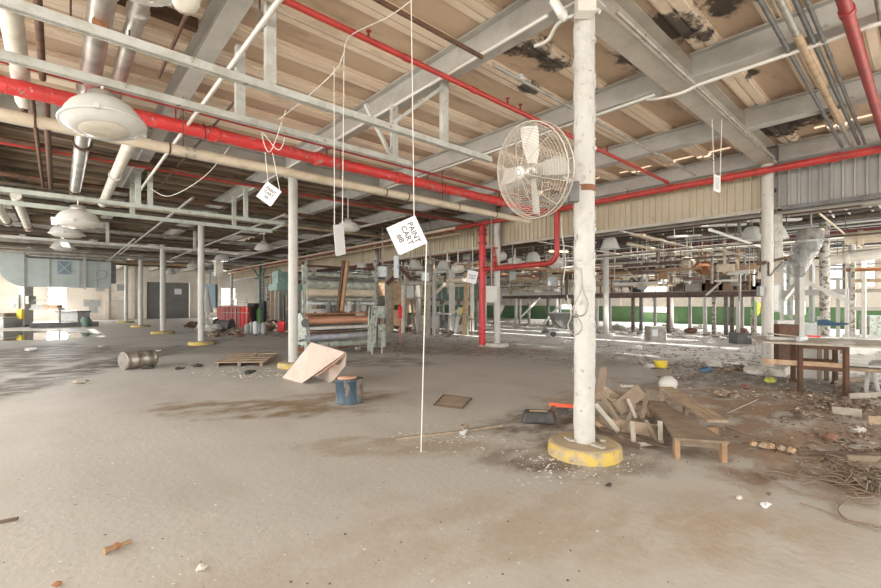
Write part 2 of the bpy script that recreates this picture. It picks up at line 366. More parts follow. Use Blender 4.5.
def deck_mat(name, c1, c2, dirt, spots, k):
    m = bpy.data.materials.new(name); m.use_nodes = True; nt = m.node_tree; N = nt.nodes; L = nt.links; b = N['Principled BSDF']; b.inputs['Roughness'].default_value = .85
    tc = N.new('ShaderNodeTexCoord')
    def nz(sc, st=(1, 1, 1)):
        mp = N.new('ShaderNodeMapping'); mp.inputs['Scale'].default_value = st; L.new(tc.outputs['Object'], mp.inputs['Vector'])
        n = N.new('ShaderNodeTexNoise'); n.inputs['Scale'].default_value = sc; n.inputs['Detail'].default_value = 7; n.inputs['Roughness'].default_value = .65
        L.new(mp.outputs[0], n.inputs['Vector']); return n.outputs['Fac']
    def mx(src, lo, hi, a, c, top=1.):
        r = N.new('ShaderNodeMapRange'); r.inputs['From Min'].default_value = lo; r.inputs['From Max'].default_value = hi; r.inputs['To Max'].default_value = top
        L.new(src, r.inputs['Value']); x = N.new('ShaderNodeMix'); x.data_type = 'RGBA'; L.new(r.outputs[0], x.inputs['Factor'])
        if isinstance(a, tuple): x.inputs['A'].default_value = (*a, 1)
        else: L.new(a, x.inputs['A'])
        x.inputs['B'].default_value = (*c, 1); return x.outputs['Result']
    col = mx(nz(1.1, (.3, 1, 1)), .4, .62, c1, c2)
    col = mx(nz(2.6, (.4, 1.2, 1)), .54, .70, col, dirt, k)
    wn = nz(5)
    for p, rr in spots:
        mp = N.new('ShaderNodeMapping'); mp.vector_type = 'TEXTURE'; mp.inputs['Location'].default_value = (p[0], p[1], DECK); mp.inputs['Scale'].default_value = (rr * 1.3, rr, 9)
        L.new(tc.outputs['Object'], mp.inputs['Vector'])
        ln = N.new('ShaderNodeVectorMath'); ln.operation = 'LENGTH'; L.new(mp.outputs[0], ln.inputs[0])
        ad = N.new('ShaderNodeMath'); ad.operation = 'MULTIPLY_ADD'; L.new(wn, ad.inputs[0]); ad.inputs[1].default_value = 2.4; L.new(ln.outputs['Value'], ad.inputs[2])
        col = mx(ad.outputs[0], 2.0, 1.65, col, (.045, .035, .03), .9)
    L.new(col, b.inputs['Base Color']); return m
def dk(px, py): return pz2(px, py, DECK)
def pz2(px, py, z):
    d = FPX * (z - H) / (HY - py); return W((px - CXP) / FPX * d, d, z)
spots = [(dk(530, 48), .38), (dk(553, 60), .3), (dk(527, 85), .22), (dk(634, 55), .35), (dk(648, 62), .25), (dk(672, 25), .45), (dk(725, 3), .32), (dk(753, 72), .12),
         (dk(775, 125), .7), (dk(805, 118), .6), (dk(700, 30), .2)]
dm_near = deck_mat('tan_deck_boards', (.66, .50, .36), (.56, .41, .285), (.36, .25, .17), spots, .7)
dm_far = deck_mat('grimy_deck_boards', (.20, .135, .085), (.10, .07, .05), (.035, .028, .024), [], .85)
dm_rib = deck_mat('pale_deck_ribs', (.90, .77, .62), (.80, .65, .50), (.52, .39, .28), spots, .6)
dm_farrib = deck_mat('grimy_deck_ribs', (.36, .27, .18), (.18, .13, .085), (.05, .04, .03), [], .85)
dm_back = deck_mat('shade_dark_deck', (.085, .078, .07), (.055, .052, .05), (.03, .03, .03), [], .8)  # weaker light beyond the curtain wall, put into the deck colour
def deck(x0, x1, y0, y1, m, gaps=(), m2=None):
    mb = MB(); rb_ = MB()
    segs = [(x0, x1, y0, y1)]
    for gx0, gx1, gy0, gy1 in gaps:
        ns = []
        for a, b_, c, d in segs:
            if gx0 >= b_ or gx1 <= a or gy0 >= d or gy1 <= c: ns.append((a, b_, c, d)); continue
            if gx0 > a: ns.append((a, gx0, c, d))
            if gx1 < b_: ns.append((gx1, b_, c, d))
            if gy0 > c: ns.append((max(a, gx0), min(b_, gx1), c, gy0))
            if gy1 < d: ns.append((max(a, gx0), min(b_, gx1), gy1, d))
        segs = ns
    for a, b_, c, d in segs: mb.bb(a, b_, c, d, DECK, DECK + .1)
    n = int(math.floor((y1 - y0) / .76 + .01))
    for i in range(n):
        y = y0 + .2 + i * .76
        cuts = sorted((g[0], g[1]) for g in gaps if g[2] < y + .3 and g[3] > y); xs_ = [x0] + [v for c_ in cuts for v in c_] + [x1]
        for xa_, xb_ in zip(xs_[::2], xs_[1::2]):
            rb_.bb(xa_, xb_, y, y + .30, DECK - .045, DECK - .001); rb_.bb(xa_, xb_, y + .03, y + .14, DECK - .075, DECK - .044); rb_.bb(xa_, xb_, y + .18, y + .27, DECK - .06, DECK - .044)
    o = mb.build('ceiling', m, local=True); struct(o); o2 = rb_.build('ceiling', m2 or m, local=True); struct(o2); return o
deck(X0, 11.66, Y0, 9.9, dm_near, [(11.02, 11.14, .4, 1.5), (11.02, 11.14, 2.9, 4.1), (11.02, 11.12, 4.6, 5.4), (11.02, 11.12, 5.9, 6.9), (11.02, 11.12, 7.3, 8.0)], m2=dm_rib)
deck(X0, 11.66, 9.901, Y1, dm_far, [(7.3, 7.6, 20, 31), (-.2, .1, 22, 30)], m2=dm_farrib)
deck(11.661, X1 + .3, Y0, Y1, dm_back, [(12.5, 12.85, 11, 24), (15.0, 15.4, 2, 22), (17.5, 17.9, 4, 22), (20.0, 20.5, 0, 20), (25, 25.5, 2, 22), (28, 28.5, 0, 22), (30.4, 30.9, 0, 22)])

# walls
def wall(name, mb, m): return struct(mb.build(name, m, local=True))
yA, yB = Y1, Y1 + .3
# far wall with one tall bright window and the roll door
wx0, wx1 = pY(47, 300, Y1).x, pY(67, 300, Y1).x; wz0, wz1 = .9, 3.2
dx0, dx1 = pY(146, 300, Y1).x, pY(190, 300, Y1).x; dz = 3.55
ux0, ux1 = pY(221, 300, Y1).x, pY(236, 300, Y1).x; uz0, uz1 = 1.3, 3.1
mb = MB(); mb.bb(-9, wx0, yA, yB, 0, 5); mb.bb(wx1, dx0, yA, yB, 0, 5); mb.bb(dx1, ux0, yA, yB, 0, 5); mb.bb(ux1, 34.3, yA, yB, 0, 5)
mb.bb(wx0, wx1, yA, yB, 0, wz0); mb.bb(wx0, wx1, yA, yB, wz1, 5); mb.bb(dx0, dx1, yA, yB, dz, 5); mb.bb(ux0, ux1, yA, yB, 0, uz0); mb.bb(ux0, ux1, yA, yB, uz1, 5)
for x in [-8, -5.2, -2.6, 3.2, 5.1, 12.5, 20, 24, 28]: mb.bb(x, x + .28, yA - .14, yA, 0, 5)
wall('wall_far', mb, 'wallcream')
def window(name, axis, c0, c1, z0, z1, plane, nx=3, nz=4):
    fr = MB(); t = .05
    def bx(a0, a1, z0_, z1_, dep=.1, off=.12):
        if axis == 'x': fr.bb(a0, a1, plane + off, plane + off + dep, z0_, z1_)
        else: fr.bb(plane + off, plane + off + dep, a0, a1, z0_, z1_)
    bx(c0, c0 + t, z0, z1); bx(c1 - t, c1, z0, z1); bx(c0 + t, c1 - t, z0, z0 + t); bx(c0 + t, c1 - t, z1 - t, z1)
    for i in range(1, nx): a = c0 + (c1 - c0) * i / nx; bx(a - .02, a + .02, z0 + t, z1 - t, .06, .14)
    for i in range(1, nz): z = z0 + (z1 - z0) * i / nz; bx(c0 + t, c1 - t, z - .02, z + .02, .04, .15)
    o = struct(fr.build(name, 'rail'))
    g = MB()
    if axis == 'x': g.bb(c0 + t, c1 - t, plane + .165, plane + .172, z0 + t, z1 - t)
    else: g.bb(plane + .165, plane + .172, c0 + t, c1 - t, z0 + t, z1 - t)
    g.build('pane', 'glass', o); return o
window('window_1', 'x', wx0, wx1, wz0, wz1, Y1)
window('window_2', 'x', ux0, ux1, uz0, uz1, Y1)
mb = MB().bb(dx0 + .05, dx1 - .05, Y1 + .125, Y1 + .16, 0, dz)
for i in range(24): mb.bb(dx0 + .1, dx1 - .1, Y1 + .08, Y1 + .12 + (.004 if i % 2 else 0), dz * i / 24, dz * (i + 1) / 24 - .012)
do = struct(mb.build('door_1', 'greydoor'))
mb = MB(); mb.bb(dx0 - .12, dx0 + .06, Y1 - .06, Y1 - .001, 0, dz + .1); mb.bb(dx1 - .06, dx1 + .12, Y1 - .06, Y1 - .001, 0, dz + .1); mb.bb(dx0 + .06, dx1 - .06, Y1 - .06, Y1 - .001, dz - .05, dz + .1)
mb.build('door_frame', 'wallcream', do)
MB().bb(8.6, 9.2, Y1 + .03, Y1 + .075, 2.35, 2.9).build('door_notice', 'paper', do)
# right wall: green below, cream above, with broken windows
wins = [((642, 668), 1.95, 3.3), ((642, 668), .75, 1.25), ((781, 791), 2.0, 3.4), ((779, 806), .75, 1.7), ((826, 843), 2.3, 4.1), ((700, 712), 2.3, 3.4), ((860, 876), 2.4, 4.0), ((560, 574), .9, 1.4)]
rects = []
for (a, b_), z0, z1 in wins:
    ya, yb = sorted((pX(a, 300, X1).y, pX(b_, 300, X1).y)); rects.append((ya, yb, z0, z1))
ys = sorted({Y0, Y1} | {r[0] for r in rects} | {r[1] for r in rects}); zs = sorted({0, 1.25, 5.0} | {r[2] for r in rects} | {r[3] for r in rects})
up, gr = MB(), MB()
for i in range(len(ys) - 1):
    for j in range(len(zs) - 1):
        ym, zm = (ys[i] + ys[i + 1]) / 2, (zs[j] + zs[j + 1]) / 2
        if any(r[0] < ym < r[1] and r[2] < zm < r[3] for r in rects): continue
        (gr if zm < 1.25 else up).bb(X1, X1 + .3, ys[i], ys[i + 1], zs[j], zs[j + 1])
for y in [-3, .8, 5.2, 9, 12.8, 16.6, 20.4, 24.2, 28, 32, 36, 40, 44]: up.bb(X1 - .15, X1, y - .15, y + .15, 1.25, 5)
wall('wall_right', up, 'wallcream'); wall('wall_right_lower', gr, 'wallgreen')
for k, (a, b_, z0, z1) in enumerate(rects): window('window_%d' % (k + 3), 'y', a, b_, z0, z1, X1, 2, 3 if z1 - z0 > 1 else 2)

for (a, b_, z0, z1) in rects: area('window_daylight', (X1 - .05, (a + b_) / 2, (z0 + z1) / 2), (X1 - 8, (a + b_) / 2, (z0 + z1) / 2 - 1.5), (b_ - a) * .9, (z1 - z0) * .9, 80 * (b_ - a) * (z1 - z0) * 1.6, (1, .98, .96))
area('window_daylight', ((wx0 + wx1) / 2, Y1 - .05, 2), ((wx0 + wx1) / 2, Y1 - 8, .5), 1.6, 2.2, 700)
area('window_daylight', ((ux0 + ux1) / 2, Y1 - .05, 2.2), ((ux0 + ux1) / 2, Y1 - 8, .5), 1.6, 1.7, 600)
# ribbed curtain wall hung between the bays
def ribbed(name, x, y0, y1, z0, z1, m, pitch=.24):
    mb = MB(); pts = []; y = y0
    while y < y1 - .001:
        for dy, dx in ((0, 0), (.012, -.045), (.04, -.045), (.052, 0), (pitch, 0)):
            if y + dy <= y1: pts.append((y + dy, x + dx))
        y += pitch
    pts = [pts[0]] + [p for a, p in zip(pts, pts[1:]) if p[0] - a[0] > 1e-4]
    n = len(pts); vs = []
    for yy, xx in pts: vs += [(xx, yy, z0), (xx, yy, z1), (xx + .03, yy, z1), (xx + .03, yy, z0)]
    fs = []
    for i in range(n - 1):
        for k in range(4): k2 = (k + 1) % 4; fs.append((i * 4 + k, i * 4 + k2, i * 4 + 4 + k2, i * 4 + 4 + k))
    fs += [(3, 2, 1, 0), ((n - 1) * 4, (n - 1) * 4 + 1, (n - 1) * 4 + 2, (n - 1) * 4 + 3)]
    mb.add(vs, fs); return wall(name, mb, m)
FX = 11.66
ribbed('wall_curtain_cream', FX, 2.32, 41.0, 3.58, 4.86, 'cream', .16)
ribbed('wall_curtain_grey', FX, Y0, 2.30, 3.58, 4.86, 'greypanel', .17)
struct(MB().bb(FX - .06, FX + .05, 2.5, 41, 3.50, 3.575).build('trim_1', 'beamwarm'))
struct(MB().bb(FX - .06, FX + .05, Y0, 2.1, 3.50, 3.575).build('trim_2', 'steeldk'))

# ------------------------------------------------------------------ roof steel
BB, GB = 4.5, 4.45
YL = [2.3, 9.9, 17.5, 25.1, 32.7, 40.3]
names = {0: 'at the far left edge', 1: 'second from the left edge'}
for k in range(7):
    x = -3.7 + 2.533 * k
    ybs = [(Y0, 2.13), (2.47, 9.73), (10.07, 17.33), (17.67, 24.93), (25.27, 32.53), (32.87, 40.13), (40.47, Y1)]
    for j, (a, b_) in enumerate(ybs):
        o = MB().ibeam((x, a, (BB + 4.84) / 2), (x, b_, (BB + 4.84) / 2), .2, 4.84 - BB).build('roof_beam', 'steel')
        where = {-1: 'left of the big lamp', 0: 'over the pipes at upper left', 1: 'passing over the silver ducts', 2: 'with hangers dropping to the rails', 3: 'running back from the fan column', 4: 'first right of the fan column',
                 5: 'second right of the fan column', 6: 'along the top of the ribbed curtain wall'}[k if k < 7 else 6]
        if j < 2:
            tag(o, 'grey steel roof beam %s, %s' % (where, ['in the nearest bay overhead' if k < 3 else 'stretch nearest the camera', 'stretch between first and second column lines'][j]), 'roof beam')
        else:
            tag(o, 'grimy roof beam in the dark back bays left of the ribbed curtain wall', 'roof beam', 'roof beams of the dark back bays')
bw = ['over the column with the fan', 'over the second column, behind the cream wrapped pipe', 'over the third column from the front', 'over the fourth column from the front', 'over the fifth column from the front', 'over the farthest columns']
for y, l in zip(YL, bw):
    o = MB().ibeam((X0, y, (GB + 4.84) / 2), (11.28, y, (GB + 4.84) / 2), .26, 4.84 - GB, .022).build('roof_girder', 'beamwarm' if y < 5 else 'steel')
    tag(o, 'wide steel girder crossing under the roof ' + l, 'girder')
for k in range(8):
    x = 13.93 + 2.533 * k
    tag(MB().ibeam((x, Y0, (BB + 4.84) / 2), (x, Y1, (BB + 4.84) / 2), .2, 4.84 - BB).build('roof_beam', 'steeldk'),
        'dark roof beam in the dim ceiling beyond the ribbed curtain wall', 'roof beam', 'roof beams beyond the curtain wall')

# ------------------------------------------------------------------ columns
def column(x, y, label, top, r=.1, base='round', m='colpaint', bm='yellow', br=.35, bh=.12, bumpy=.006, group=None, seg=20):
    t = thing('steel_column', label, 'column', (x, y, 0), group)
    n = max(2, int((top - bh) / .05)) if bumpy else 2
    pts = [V(x, y, bh + (top - .02 - bh) * i / (n - 1)) for i in range(n)]
    MB().tube(pts, r, seg, bumpy=bumpy).build('shaft', m, t)
    if base == 'round':
        MB().lathe([(br * 1.02, 0), (br * 1.03, bh * .4), (br, bh * .85), (br * .95, bh - .006)], (x, y, 0), seg=32).build('pedestal', bm, t)
        MB().lathe([(br * .94, bh - .0055), (br * .9, bh + .004)], (x, y, 0), seg=32).build('pedestal_top', 'basetop' if bm == 'yellow' else bm, t)
    else:
        MB().box((x, y, bh / 2), (br * 2, br * 2, bh), taper=.93).build('pedestal', bm, t, bev=.015)
    MB().box((x, y, top - .01), (.3, .3, .02)).build('cap_plate', m, t)
    return t
c1 = column(3.93, 2.28, 'white peeling steel column in the foreground with the round fan on it', GB, .098, br=.345, bumpy=.011, seg=28)
# fitting and marks of the foreground column
MB().tube([V(3.93, 2.28, 2.60), V(3.93, 2.28, 2.66)], .104, 24).build('rust_band', 'rustlite', c1)
b = W(1.38, 4.13, 0); MB().box((b.x, b.y, 4.33), (.17, .12, .16), Matrix.Rotation(-A0, 3, 'Z')).build('junction_box', 'conduit', c1)
mb = MB()
for i in range(360):
    a = random.uniform(0, 6.28); z = random.choice([random.uniform(.5, 4.2), random.uniform(1.2, 2.6), random.uniform(3.0, 4.2)]); s = random.uniform(.006, .02)
    rr = .1 + random.uniform(0, .008); c = V(3.93 + math.cos(a) * rr, 2.28 + math.sin(a) * rr, z)
    tx = V(-math.sin(a), math.cos(a), 0); nn = V(math.cos(a), math.sin(a), 0)
    mb.slab([c - tx * s, c + V(0, 0, -s), c + tx * s + nn * s * random.uniform(0, .9), c + V(0, 0, s * 1.4) + nn * s * .4], .0015)
o = mb.build('peeling_paint', 'colpaint', c1); o['kind'] = 'stuff'
mb = MB()
for p, q in ((pz(566, 437, .14), pz(573, 441, .14)), (pz(592, 444, .14), pz(604, 448, .14)), (pz(598, 437, .14), pz(603, 441, .14))): mb.bar(p, q, .05, .02)
mb.build('base_trim', 'woodgy', c1)
# power cable looped on the foreground column
pts2d = [(581, 268), (582, 285), (577, 300), (571, 312), (577, 316), (585, 314), (588, 303), (584, 292), (582, 280)]
def smooth(pts, n=6):
    out = []
    for i in range(len(pts) - 1):
        p0, p1, p2, p3 = [Vector(pts[max(0, min(len(pts) - 1, i + k))]) for k in (-1, 0, 1, 2)]
        for j in range(n):
            t = j / n; out.append(.5 * ((2 * p1) + (-p0 + p2) * t + (2 * p0 - 5 * p1 + 4 * p2 - p3) * t * t + (-p0 + 3 * p1 - 3 * p2 + p3) * t ** 3))
    out.append(Vector(pts[-1])); return out
one('power_cable', MB().tube(smooth([pd(x, y, 4.10) for x, y in pts2d]), .007, 6), 'greypipe', 'grey cable looped in a ring low on the foreground column', 'cable')
one('power_cable', MB().tube(smooth([pd(x, y, 4.04) for x, y in [(567, 295), (571, 315), (568, 325), (571, 333), (578, 334), (582, 326), (578, 318)]]), .006, 6), 'greypipe', 'grey cable tail hanging left of the foreground column, lower loop', 'cable')
one('cable_hanger', MB().box(pd(576, 316, 4.13), (.05, .02, .03)), 'black', 'small dark clip pinning cable to the foreground column', 'clip')
column(4.14, 9.9, 'white steel column behind the cardboard sheet, second back from the fan column', GB, .105, br=.34, bumpy=.008)
column(3.9, 17.5, 'white steel column on a yellow base left of the broken pallet, third in the left row', GB, .105, br=.42, bumpy=.006)
column(3.9, 25.1, 'white steel column on a yellow base with a red dot, fourth in the left row', GB, .12, br=.5, bumpy=.005, seg=14)
column(3.9, 32.7, 'white steel column on a yellow base, fifth in the left row', GB, .12, br=.5, bumpy=0, seg=12)
column(3.9, 40.3, 'white steel column on a yellow base, farthest of the left row', GB, .12, br=.5, bumpy=0, seg=12)
column(-3.65, 2.3, 'white steel column left of the camera, casting the long shadow at left', GB, .1, br=.34)
column(11.36, 2.3, 'white rust-spotted column in a pale square base beside the rusty table', BB, .105, 'square', 'colspot', 'whitebase', .36, .16, bumpy=.008)
column(11.36, 9.9, 'white column standing close behind the red riser pipe', BB, .11, 'square', 'colpaint', 'whitebase', .3, .12)
column(11.36, 17.5, 'pale column at the right end of the tall roller machine', BB, .12, 'square', 'colrust', 'whitebase', .3, .1)
column(11.36, 25.1, 'pale column left of the roller machine, under the curtain wall', BB, .12, 'square', 'colpaint', 'whitebase', .3, .1)
column(11.36, 32.7, 'dark braced column behind the green gas cylinder', BB, .12, 'square', 'colrust', 'whitebase', .3, .1)
column(11.36, 40.3, 'farthest column under the curtain wall, behind the red cabinet', BB, .12, 'square', 'colpaint', 'whitebase', .3, .1)
column(18.95, 2.3, 'rust-blotched column beyond the blue cloth at right', BB, .135, 'square', 'colrust', 'whitebase', .35, .14, bumpy=.01)
column(18.95, 9.9, 'pale column seen just right of the foreground column', BB, .13, 'square', 'colpaint', 'whitebase', .3, .1)
column(18.95, 17.5, 'pale column seen right behind the red riser pipe', BB, .13, 'square', 'colpaint', 'whitebase', .3, .1)
column(18.95, 25.1, 'pale column behind the grey wall box right of the roller machine', BB, .13, 'square', 'colpaint', 'whitebase', .3, .1)
for x in (26.55,):
    for y in (2.3, 9.9, 17.5, 25.1): column(x, y, 'slim pale column standing beyond the steel platform', BB, .13, 'square', 'colpaint', 'whitebase', .3, .1, group='columns beyond the platform', bumpy=0)
# ------------------------------------------------------------------ hung rails
def rail(y, z, x0, x1, hangs, label, m='rail', s=.075, braces=(), hm=None, second=None):
    t = thing('hanging_rail', label, 'rail', ((x0 + x1) / 2, y, z))
    mb = MB(); h = s / 2
    mb.bb(x0, x1, y - h, y + h, z + h - .01, z + h); mb.bb(x0, x1, y - h, y - h + .01, z - h, z + h - .01); mb.bb(x0, x1, y + h - .01, y + h, z - h, z + h - .01)
    mb.bb(x0, x1, y - h + .01, y - h + .03, z - h, z - h + .01); mb.bb(x0, x1, y + h - .03, y + h - .01, z - h, z - h + .01)
    mb.build('rail', m, t)
    for hx in hangs:
        mb = MB(); w = .05
        mb.bb(hx - w, hx + w, y - .045, y - .037, z + h, BB - .002); mb.bb(hx - w, hx - w + .008, y - .037, y + .03, z + h, BB - .002); mb.bb(hx + w - .008, hx + w, y - .037, y + .03, z + h, BB - .002)
        mb.build('hanger', hm or m, t)
    for p, q in braces: MB().bar(p, q, .05, .04).build('brace', hm or m, t)
    return t
Y_1, Y_2, ZR = 4.4, 5.36, 3.66
rail(Y_1, ZR, -3.4, 4.9, [-1.17, 1.6, 3.95], 'pale steel rail nearest the camera crossing the upper left, in front of the big lamp', braces=[(V(3.88, 4.40, 4.4), V(3.1, 4.40, 3.72))])
rail(Y_2, ZR, -3.4, 4.12, [-1.17, 1.6, 3.8], 'second pale steel rail, the one the big lamp hangs under', braces=[(V(3.72, 5.36, 3.75), V(3.3, 5.36, 4.35))])
rail(11.9, 3.70, -4.5, 4.7, [1.37, 3.7, 1.6], 'pale green rail crossing at mid left, above the second lamp', 'greenrail', .085)
rail(12.9, 3.62, -4.5, 4.75, [1.37, 3.7], 'pale green rail just behind and below the first green one', 'greenrail', .09)
rail(19.9, 3.66, -4.5, 6.4, [1.37, 3.9 + .3], 'thin pale rail in front of the fourth and fifth left columns', 'rail', .09)
for x in (4.75,):
    mb = MB(); mb.bar((x, 11.9, 3.70), (x, 12.9, 3.66), .05); one('rail_cross_tie', mb, 'greenrail', 'short tie joining the ends of the two pale green rails', 'rail')

# ------------------------------------------------------------------ pipes overhead
t = thing('fire_main', 'thick bright red peeling fire main crossing the upper left of the hall', 'pipe', (3, 7.73, 4.25))
n = 200; mp_ = [V(-4.5 + 15.5 * i / n, 7.73, 4.25) for i in range(n + 1)]
MB().tube(mp_, .103, 18, bumpy=.012).build('pipe_run', 'redpeel', t)
for x in (1.9, 3.72, 5.6): MB().tube([V(x - .06, 7.73, 4.25), V(x + .06, 7.73, 4.25)], .125, 18).build('coupling', 'redpeel', t)
for x in (1.37, 3.9, 6.43, 8.97): MB().bar((x, 7.73, 4.34), (x, 7.73, 4.499), .02).build('hanger_rod', 'reddark', t)
for x in (1.75, 6.9): MB().ring((x, 7.73, 4.25), .118, .012, Matrix.Rotation(R_(90), 3, 'Y'), 20).build('pipe_hook', 'reddark', t)
spk = pipe('sprinkler_pipe', (1.0, 4.15, 4.445), (10.95, 4.15, 4.38), .034, 'red', 'slim bright red sprinkler pipe running from top left past the fan to the curtain wall', collars=(.06, .215, .33, .62, .99))
for i, x in enumerate((2.6, 5.0, 5.3, 8.0)):
    mb = MB().tube([V(x, 4.15, 4.44), V(x, 4.15, 4.52)], .014, 8); mb.lathe([(.0, .0), (.03, .004), (.03, .012), (0, .02)], (x, 4.15, 4.525), seg=10)
    mb.build('sprinkler_head', 'reddark', spk)
t = thing('cross_main', 'long red pipe running along the face of the ribbed curtain wall', 'pipe', (11.08, 12, 4.27))
MB().tube([V(11.08, Y0, 4.27), V(11.08, 24, 4.27), V(11.08, 40, 4.1)], .072, 14).build('pipe_run', 'red', t)
for y in (2.9, 1.2, 4.15, 7.73, 12, 17): MB().tube([V(11.08, y - .07, 4.27), V(11.08, y + .07, 4.27)], .09, 14).build('coupling', 'red', t)
for y in (0.3, 5.2, 9.4): MB().tube([V(11.08, y, 4.34), V(11.08, y, 4.46)], .012, 6).build('hanger_rod', 'reddark', t)
# vertical red riser with its low loop and valve
rx, ry = 11.05, 10.3
t = thing('riser_pipe', 'thick red riser standing on the floor with a low loop to the right', 'pipe', (rx, ry, 0))
MB().tube([V(rx, ry, 0), V(rx, ry, 4.17)], .115, 20).build('riser', 'riser', t)
MB().lathe([(.17, 0), (.17, .03), (.13, .05)], (rx, ry, 0.0), seg=20).build('floor_flange', 'concrete', t)
for z in (3.55, 3.85, 4.0): MB().lathe([(.16, z), (.16, z + .05)], (rx, ry, 0), seg=20).build('flange', 'reddark', t)
lp = [V(rx, ry, 2.66)] + [V(rx, 7.62, 2.69)] + [V(rx, 7.3 + .32 * (1 - math.sin(a)), 3.01 - .32 * math.cos(a)) for a in (R_(20), R_(45), R_(70))] + [V(rx, 7.3, 3.05), V(rx, 7.3, 4.19)]
MB().tube(lp, .085, 16).build('loop_pipe', 'red', t)
mb = MB().lathe([(.11, 2.6), (.12, 2.75), (.07, 2.85), (.05, 3.0), (.07, 3.02), (.07, 3.06), (.03, 3.08)], (rx, 9.75, 0), seg=14)
vv = mb.build('gate_valve', 'red', t)
mb = MB(); mb.bar((rx, 9.62, 2.8), (rx, 9.72, 3.35), .025); mb.bar((rx, 9.88, 2.8), (rx, 9.78, 3.35), .025); mb.tube([V(rx, 9.75, 3.05), V(rx, 9.75, 3.5)], .012, 8)
mb.build('valve_yoke', 'red', vv)
MB().ring((rx, 9.75, 3.36), .13, .014, None, 20, 6).build('handwheel', 'red', vv)

t = thing('wrapped_pipe', 'cream wrapped pipe with a rounded end crossing in front of the second column', 'pipe', (3, 7.2, 3.71))
MB().tube([V(-4, 7.2, 3.71), V(9.55, 7.2, 3.71)], .073, 16).build('pipe_run', 'insul', t)
for x in (1.37, 3.9, 6.43, 8.97): MB().bar((x, 7.2, 3.78), (x, 7.2, 4.499), .012).build('hanger_rod', 'rust', t)
MB().lathe([(.073, 0), (.06, .05), (.03, .08), (0, .09)], (9.55, 7.2, 3.71), Matrix.Rotation(R_(90), 3, 'Y'), 16).build('end_cap', 'insul', t)
for x in (-.2, 1.2, 1.4, 1.5, 4.9, 5.45, 6.9, 8.2): MB().tube([V(x - .012, 7.2, 3.71), V(x + .012, 7.2, 3.71)], .078, 16).build('strap', 'rust' if x > 4 or x < 1.3 else 'silver', t)
pipe('sprinkler_pipe', (-3, 7.45, 4.44), (10.9, 7.45, 4.40), .028, 'reddark', 'thin dark red pipe just above and before the thick red main')
pipe('sprinkler_pipe', (-3, 11.1, 4.40), (11.0, 11.1, 4.40), .035, 'red', 'thin red pipe crossing the dark ceiling below the big lamp at far left')
pipe('rusty_pipe', (-1, 3.5, 4.40), (3.75, 3.5, 4.40), .026, 'rust', 'thin rusty pipe crossing the tan deck left of the foreground column')
pipe('conduit', (4.0, 3.55, 4.42), (10.9, 3.55, 4.42), .022, 'greypipe', 'grey conduit crossing the deck boards behind the foreground column', collars=(.04, .12, .5))
pipe('conduit', (3.78, 2.6, 4.46), (3.78, 15, 4.46), .022, 'conduit', 'pale conduit clipped under the beam running back from the fan column', collars=(.15, .35))
pipe('conduit', (6.38, 2.6, 4.47), (6.38, 9.6, 4.47), .022, 'conduit', 'pale conduit under the beam behind and right of the fan column', collars=(.2,))
pipe('conduit', (6.38, -3.5, 4.40), (6.38, 2.05, 4.40), .024, 'conduit', 'long white conduit sweeping to the right edge under the first cross beam', collars=(.55, .7))
pipe('conduit', (4.2, 2.08, 4.42), (10.8, 2.08, 4.42), .022, 'greypipe', 'grey conduit tucked along the wide girder right of the foreground column', collars=(.1, .3, .6))
pipe('conduit', (1.52, 2.6, 4.27), (1.52, 15, 4.27), .028, 'conduit', 'pale pipe slanting down across the two near rails at upper left', collars=(.2, .45, .7))
cur = smooth([V(6.38, 2.05, 4.40), V(6.36, 2.25, 4.36), V(6.3, 2.5, 4.36), V(6.38, 2.7, 4.44)])
one('conduit_bend', MB().tube(cur, .022, 8), 'conduit', 'bent white conduit ducking under the wide girder', 'pipe')
cur = smooth([pd(600, 12, 4.25), pd(590, 10, 4.3), pd(560, 22, 4.5), pd(548, 40, 4.7), pd(535, 46, 4.85)])
one('conduit_bend', MB().tube(cur, .02, 8), 'conduit', 'bent conduit at the top left of the foreground column', 'pipe')
o = thing('flood_lamp', 'small white lamp holder at the top left of the foreground column', 'lamp', pd(561, 12, 4.2))
MB().tube([pd(553, 0, 4.2), pd(562, 14, 4.2)], .045, 10).build('holder', 'conduit', o); MB().tube([pd(562, 14, 4.2), pd(566, 20, 4.2)], .055, 10, r2=.03).build('bulb_socket', 'lampwhite', o)
o = thing('smoke_detector', 'small white detector on the conduit left of the foreground column', 'detector', pY(521, 77, 3.55))
c = pY(521, 77, 3.55); MB().lathe([(.05, -.05), (.06, -.01), (.03, 0), (.03, .03)], c, seg=14).build('body', 'lampwhite', o)
# pipes in the top right corner, running parallel to the girder
for i, (y, z, r, m, x0, x1, l) in enumerate([(1.085, 4.42, .024, 'steeldk', 2.6, 11.0, 'thin grey pipe, leftmost of the bundle at the top right'), (.957, 4.41, .034, 'greypipe', 2.6, 11.0, 'thicker stained pipe in the middle of the bundle at the top right'),
                                         (.86, 4.42, .026, 'steeldk', 2.6, 11.0, 'thin dark pipe, third of the bundle at the top right'), (.78, 4.40, .022, 'steeldk', 2.6, 11.0, 'thin grey pipe, rightmost of the bundle at the top right'),
                                         (.33, 4.43, .03, 'greypipe', 2.6, 11.2, 'greenish grey pipe in the very top right corner')]):
    pipe('ceiling_pipe', (x0, y, z), (x1, y, z), r, m, l, collars=(.5, .8) if i in (1, 3) else None)
pipe('wrapped_pipe', (6.0, .957, 4.41), (9.4, .957, 4.41), .042, 'tanpipe', 'scabby tan length of wrapped pipe at the upper right')
pipe('branch_pipe', (3.6, .56, 4.42), (11.05, .50, 4.27), .055, 'reddark', 'dark red pipe dropping towards the curtain wall at upper right', collars=(.12, .3, .99), cm='reddark')
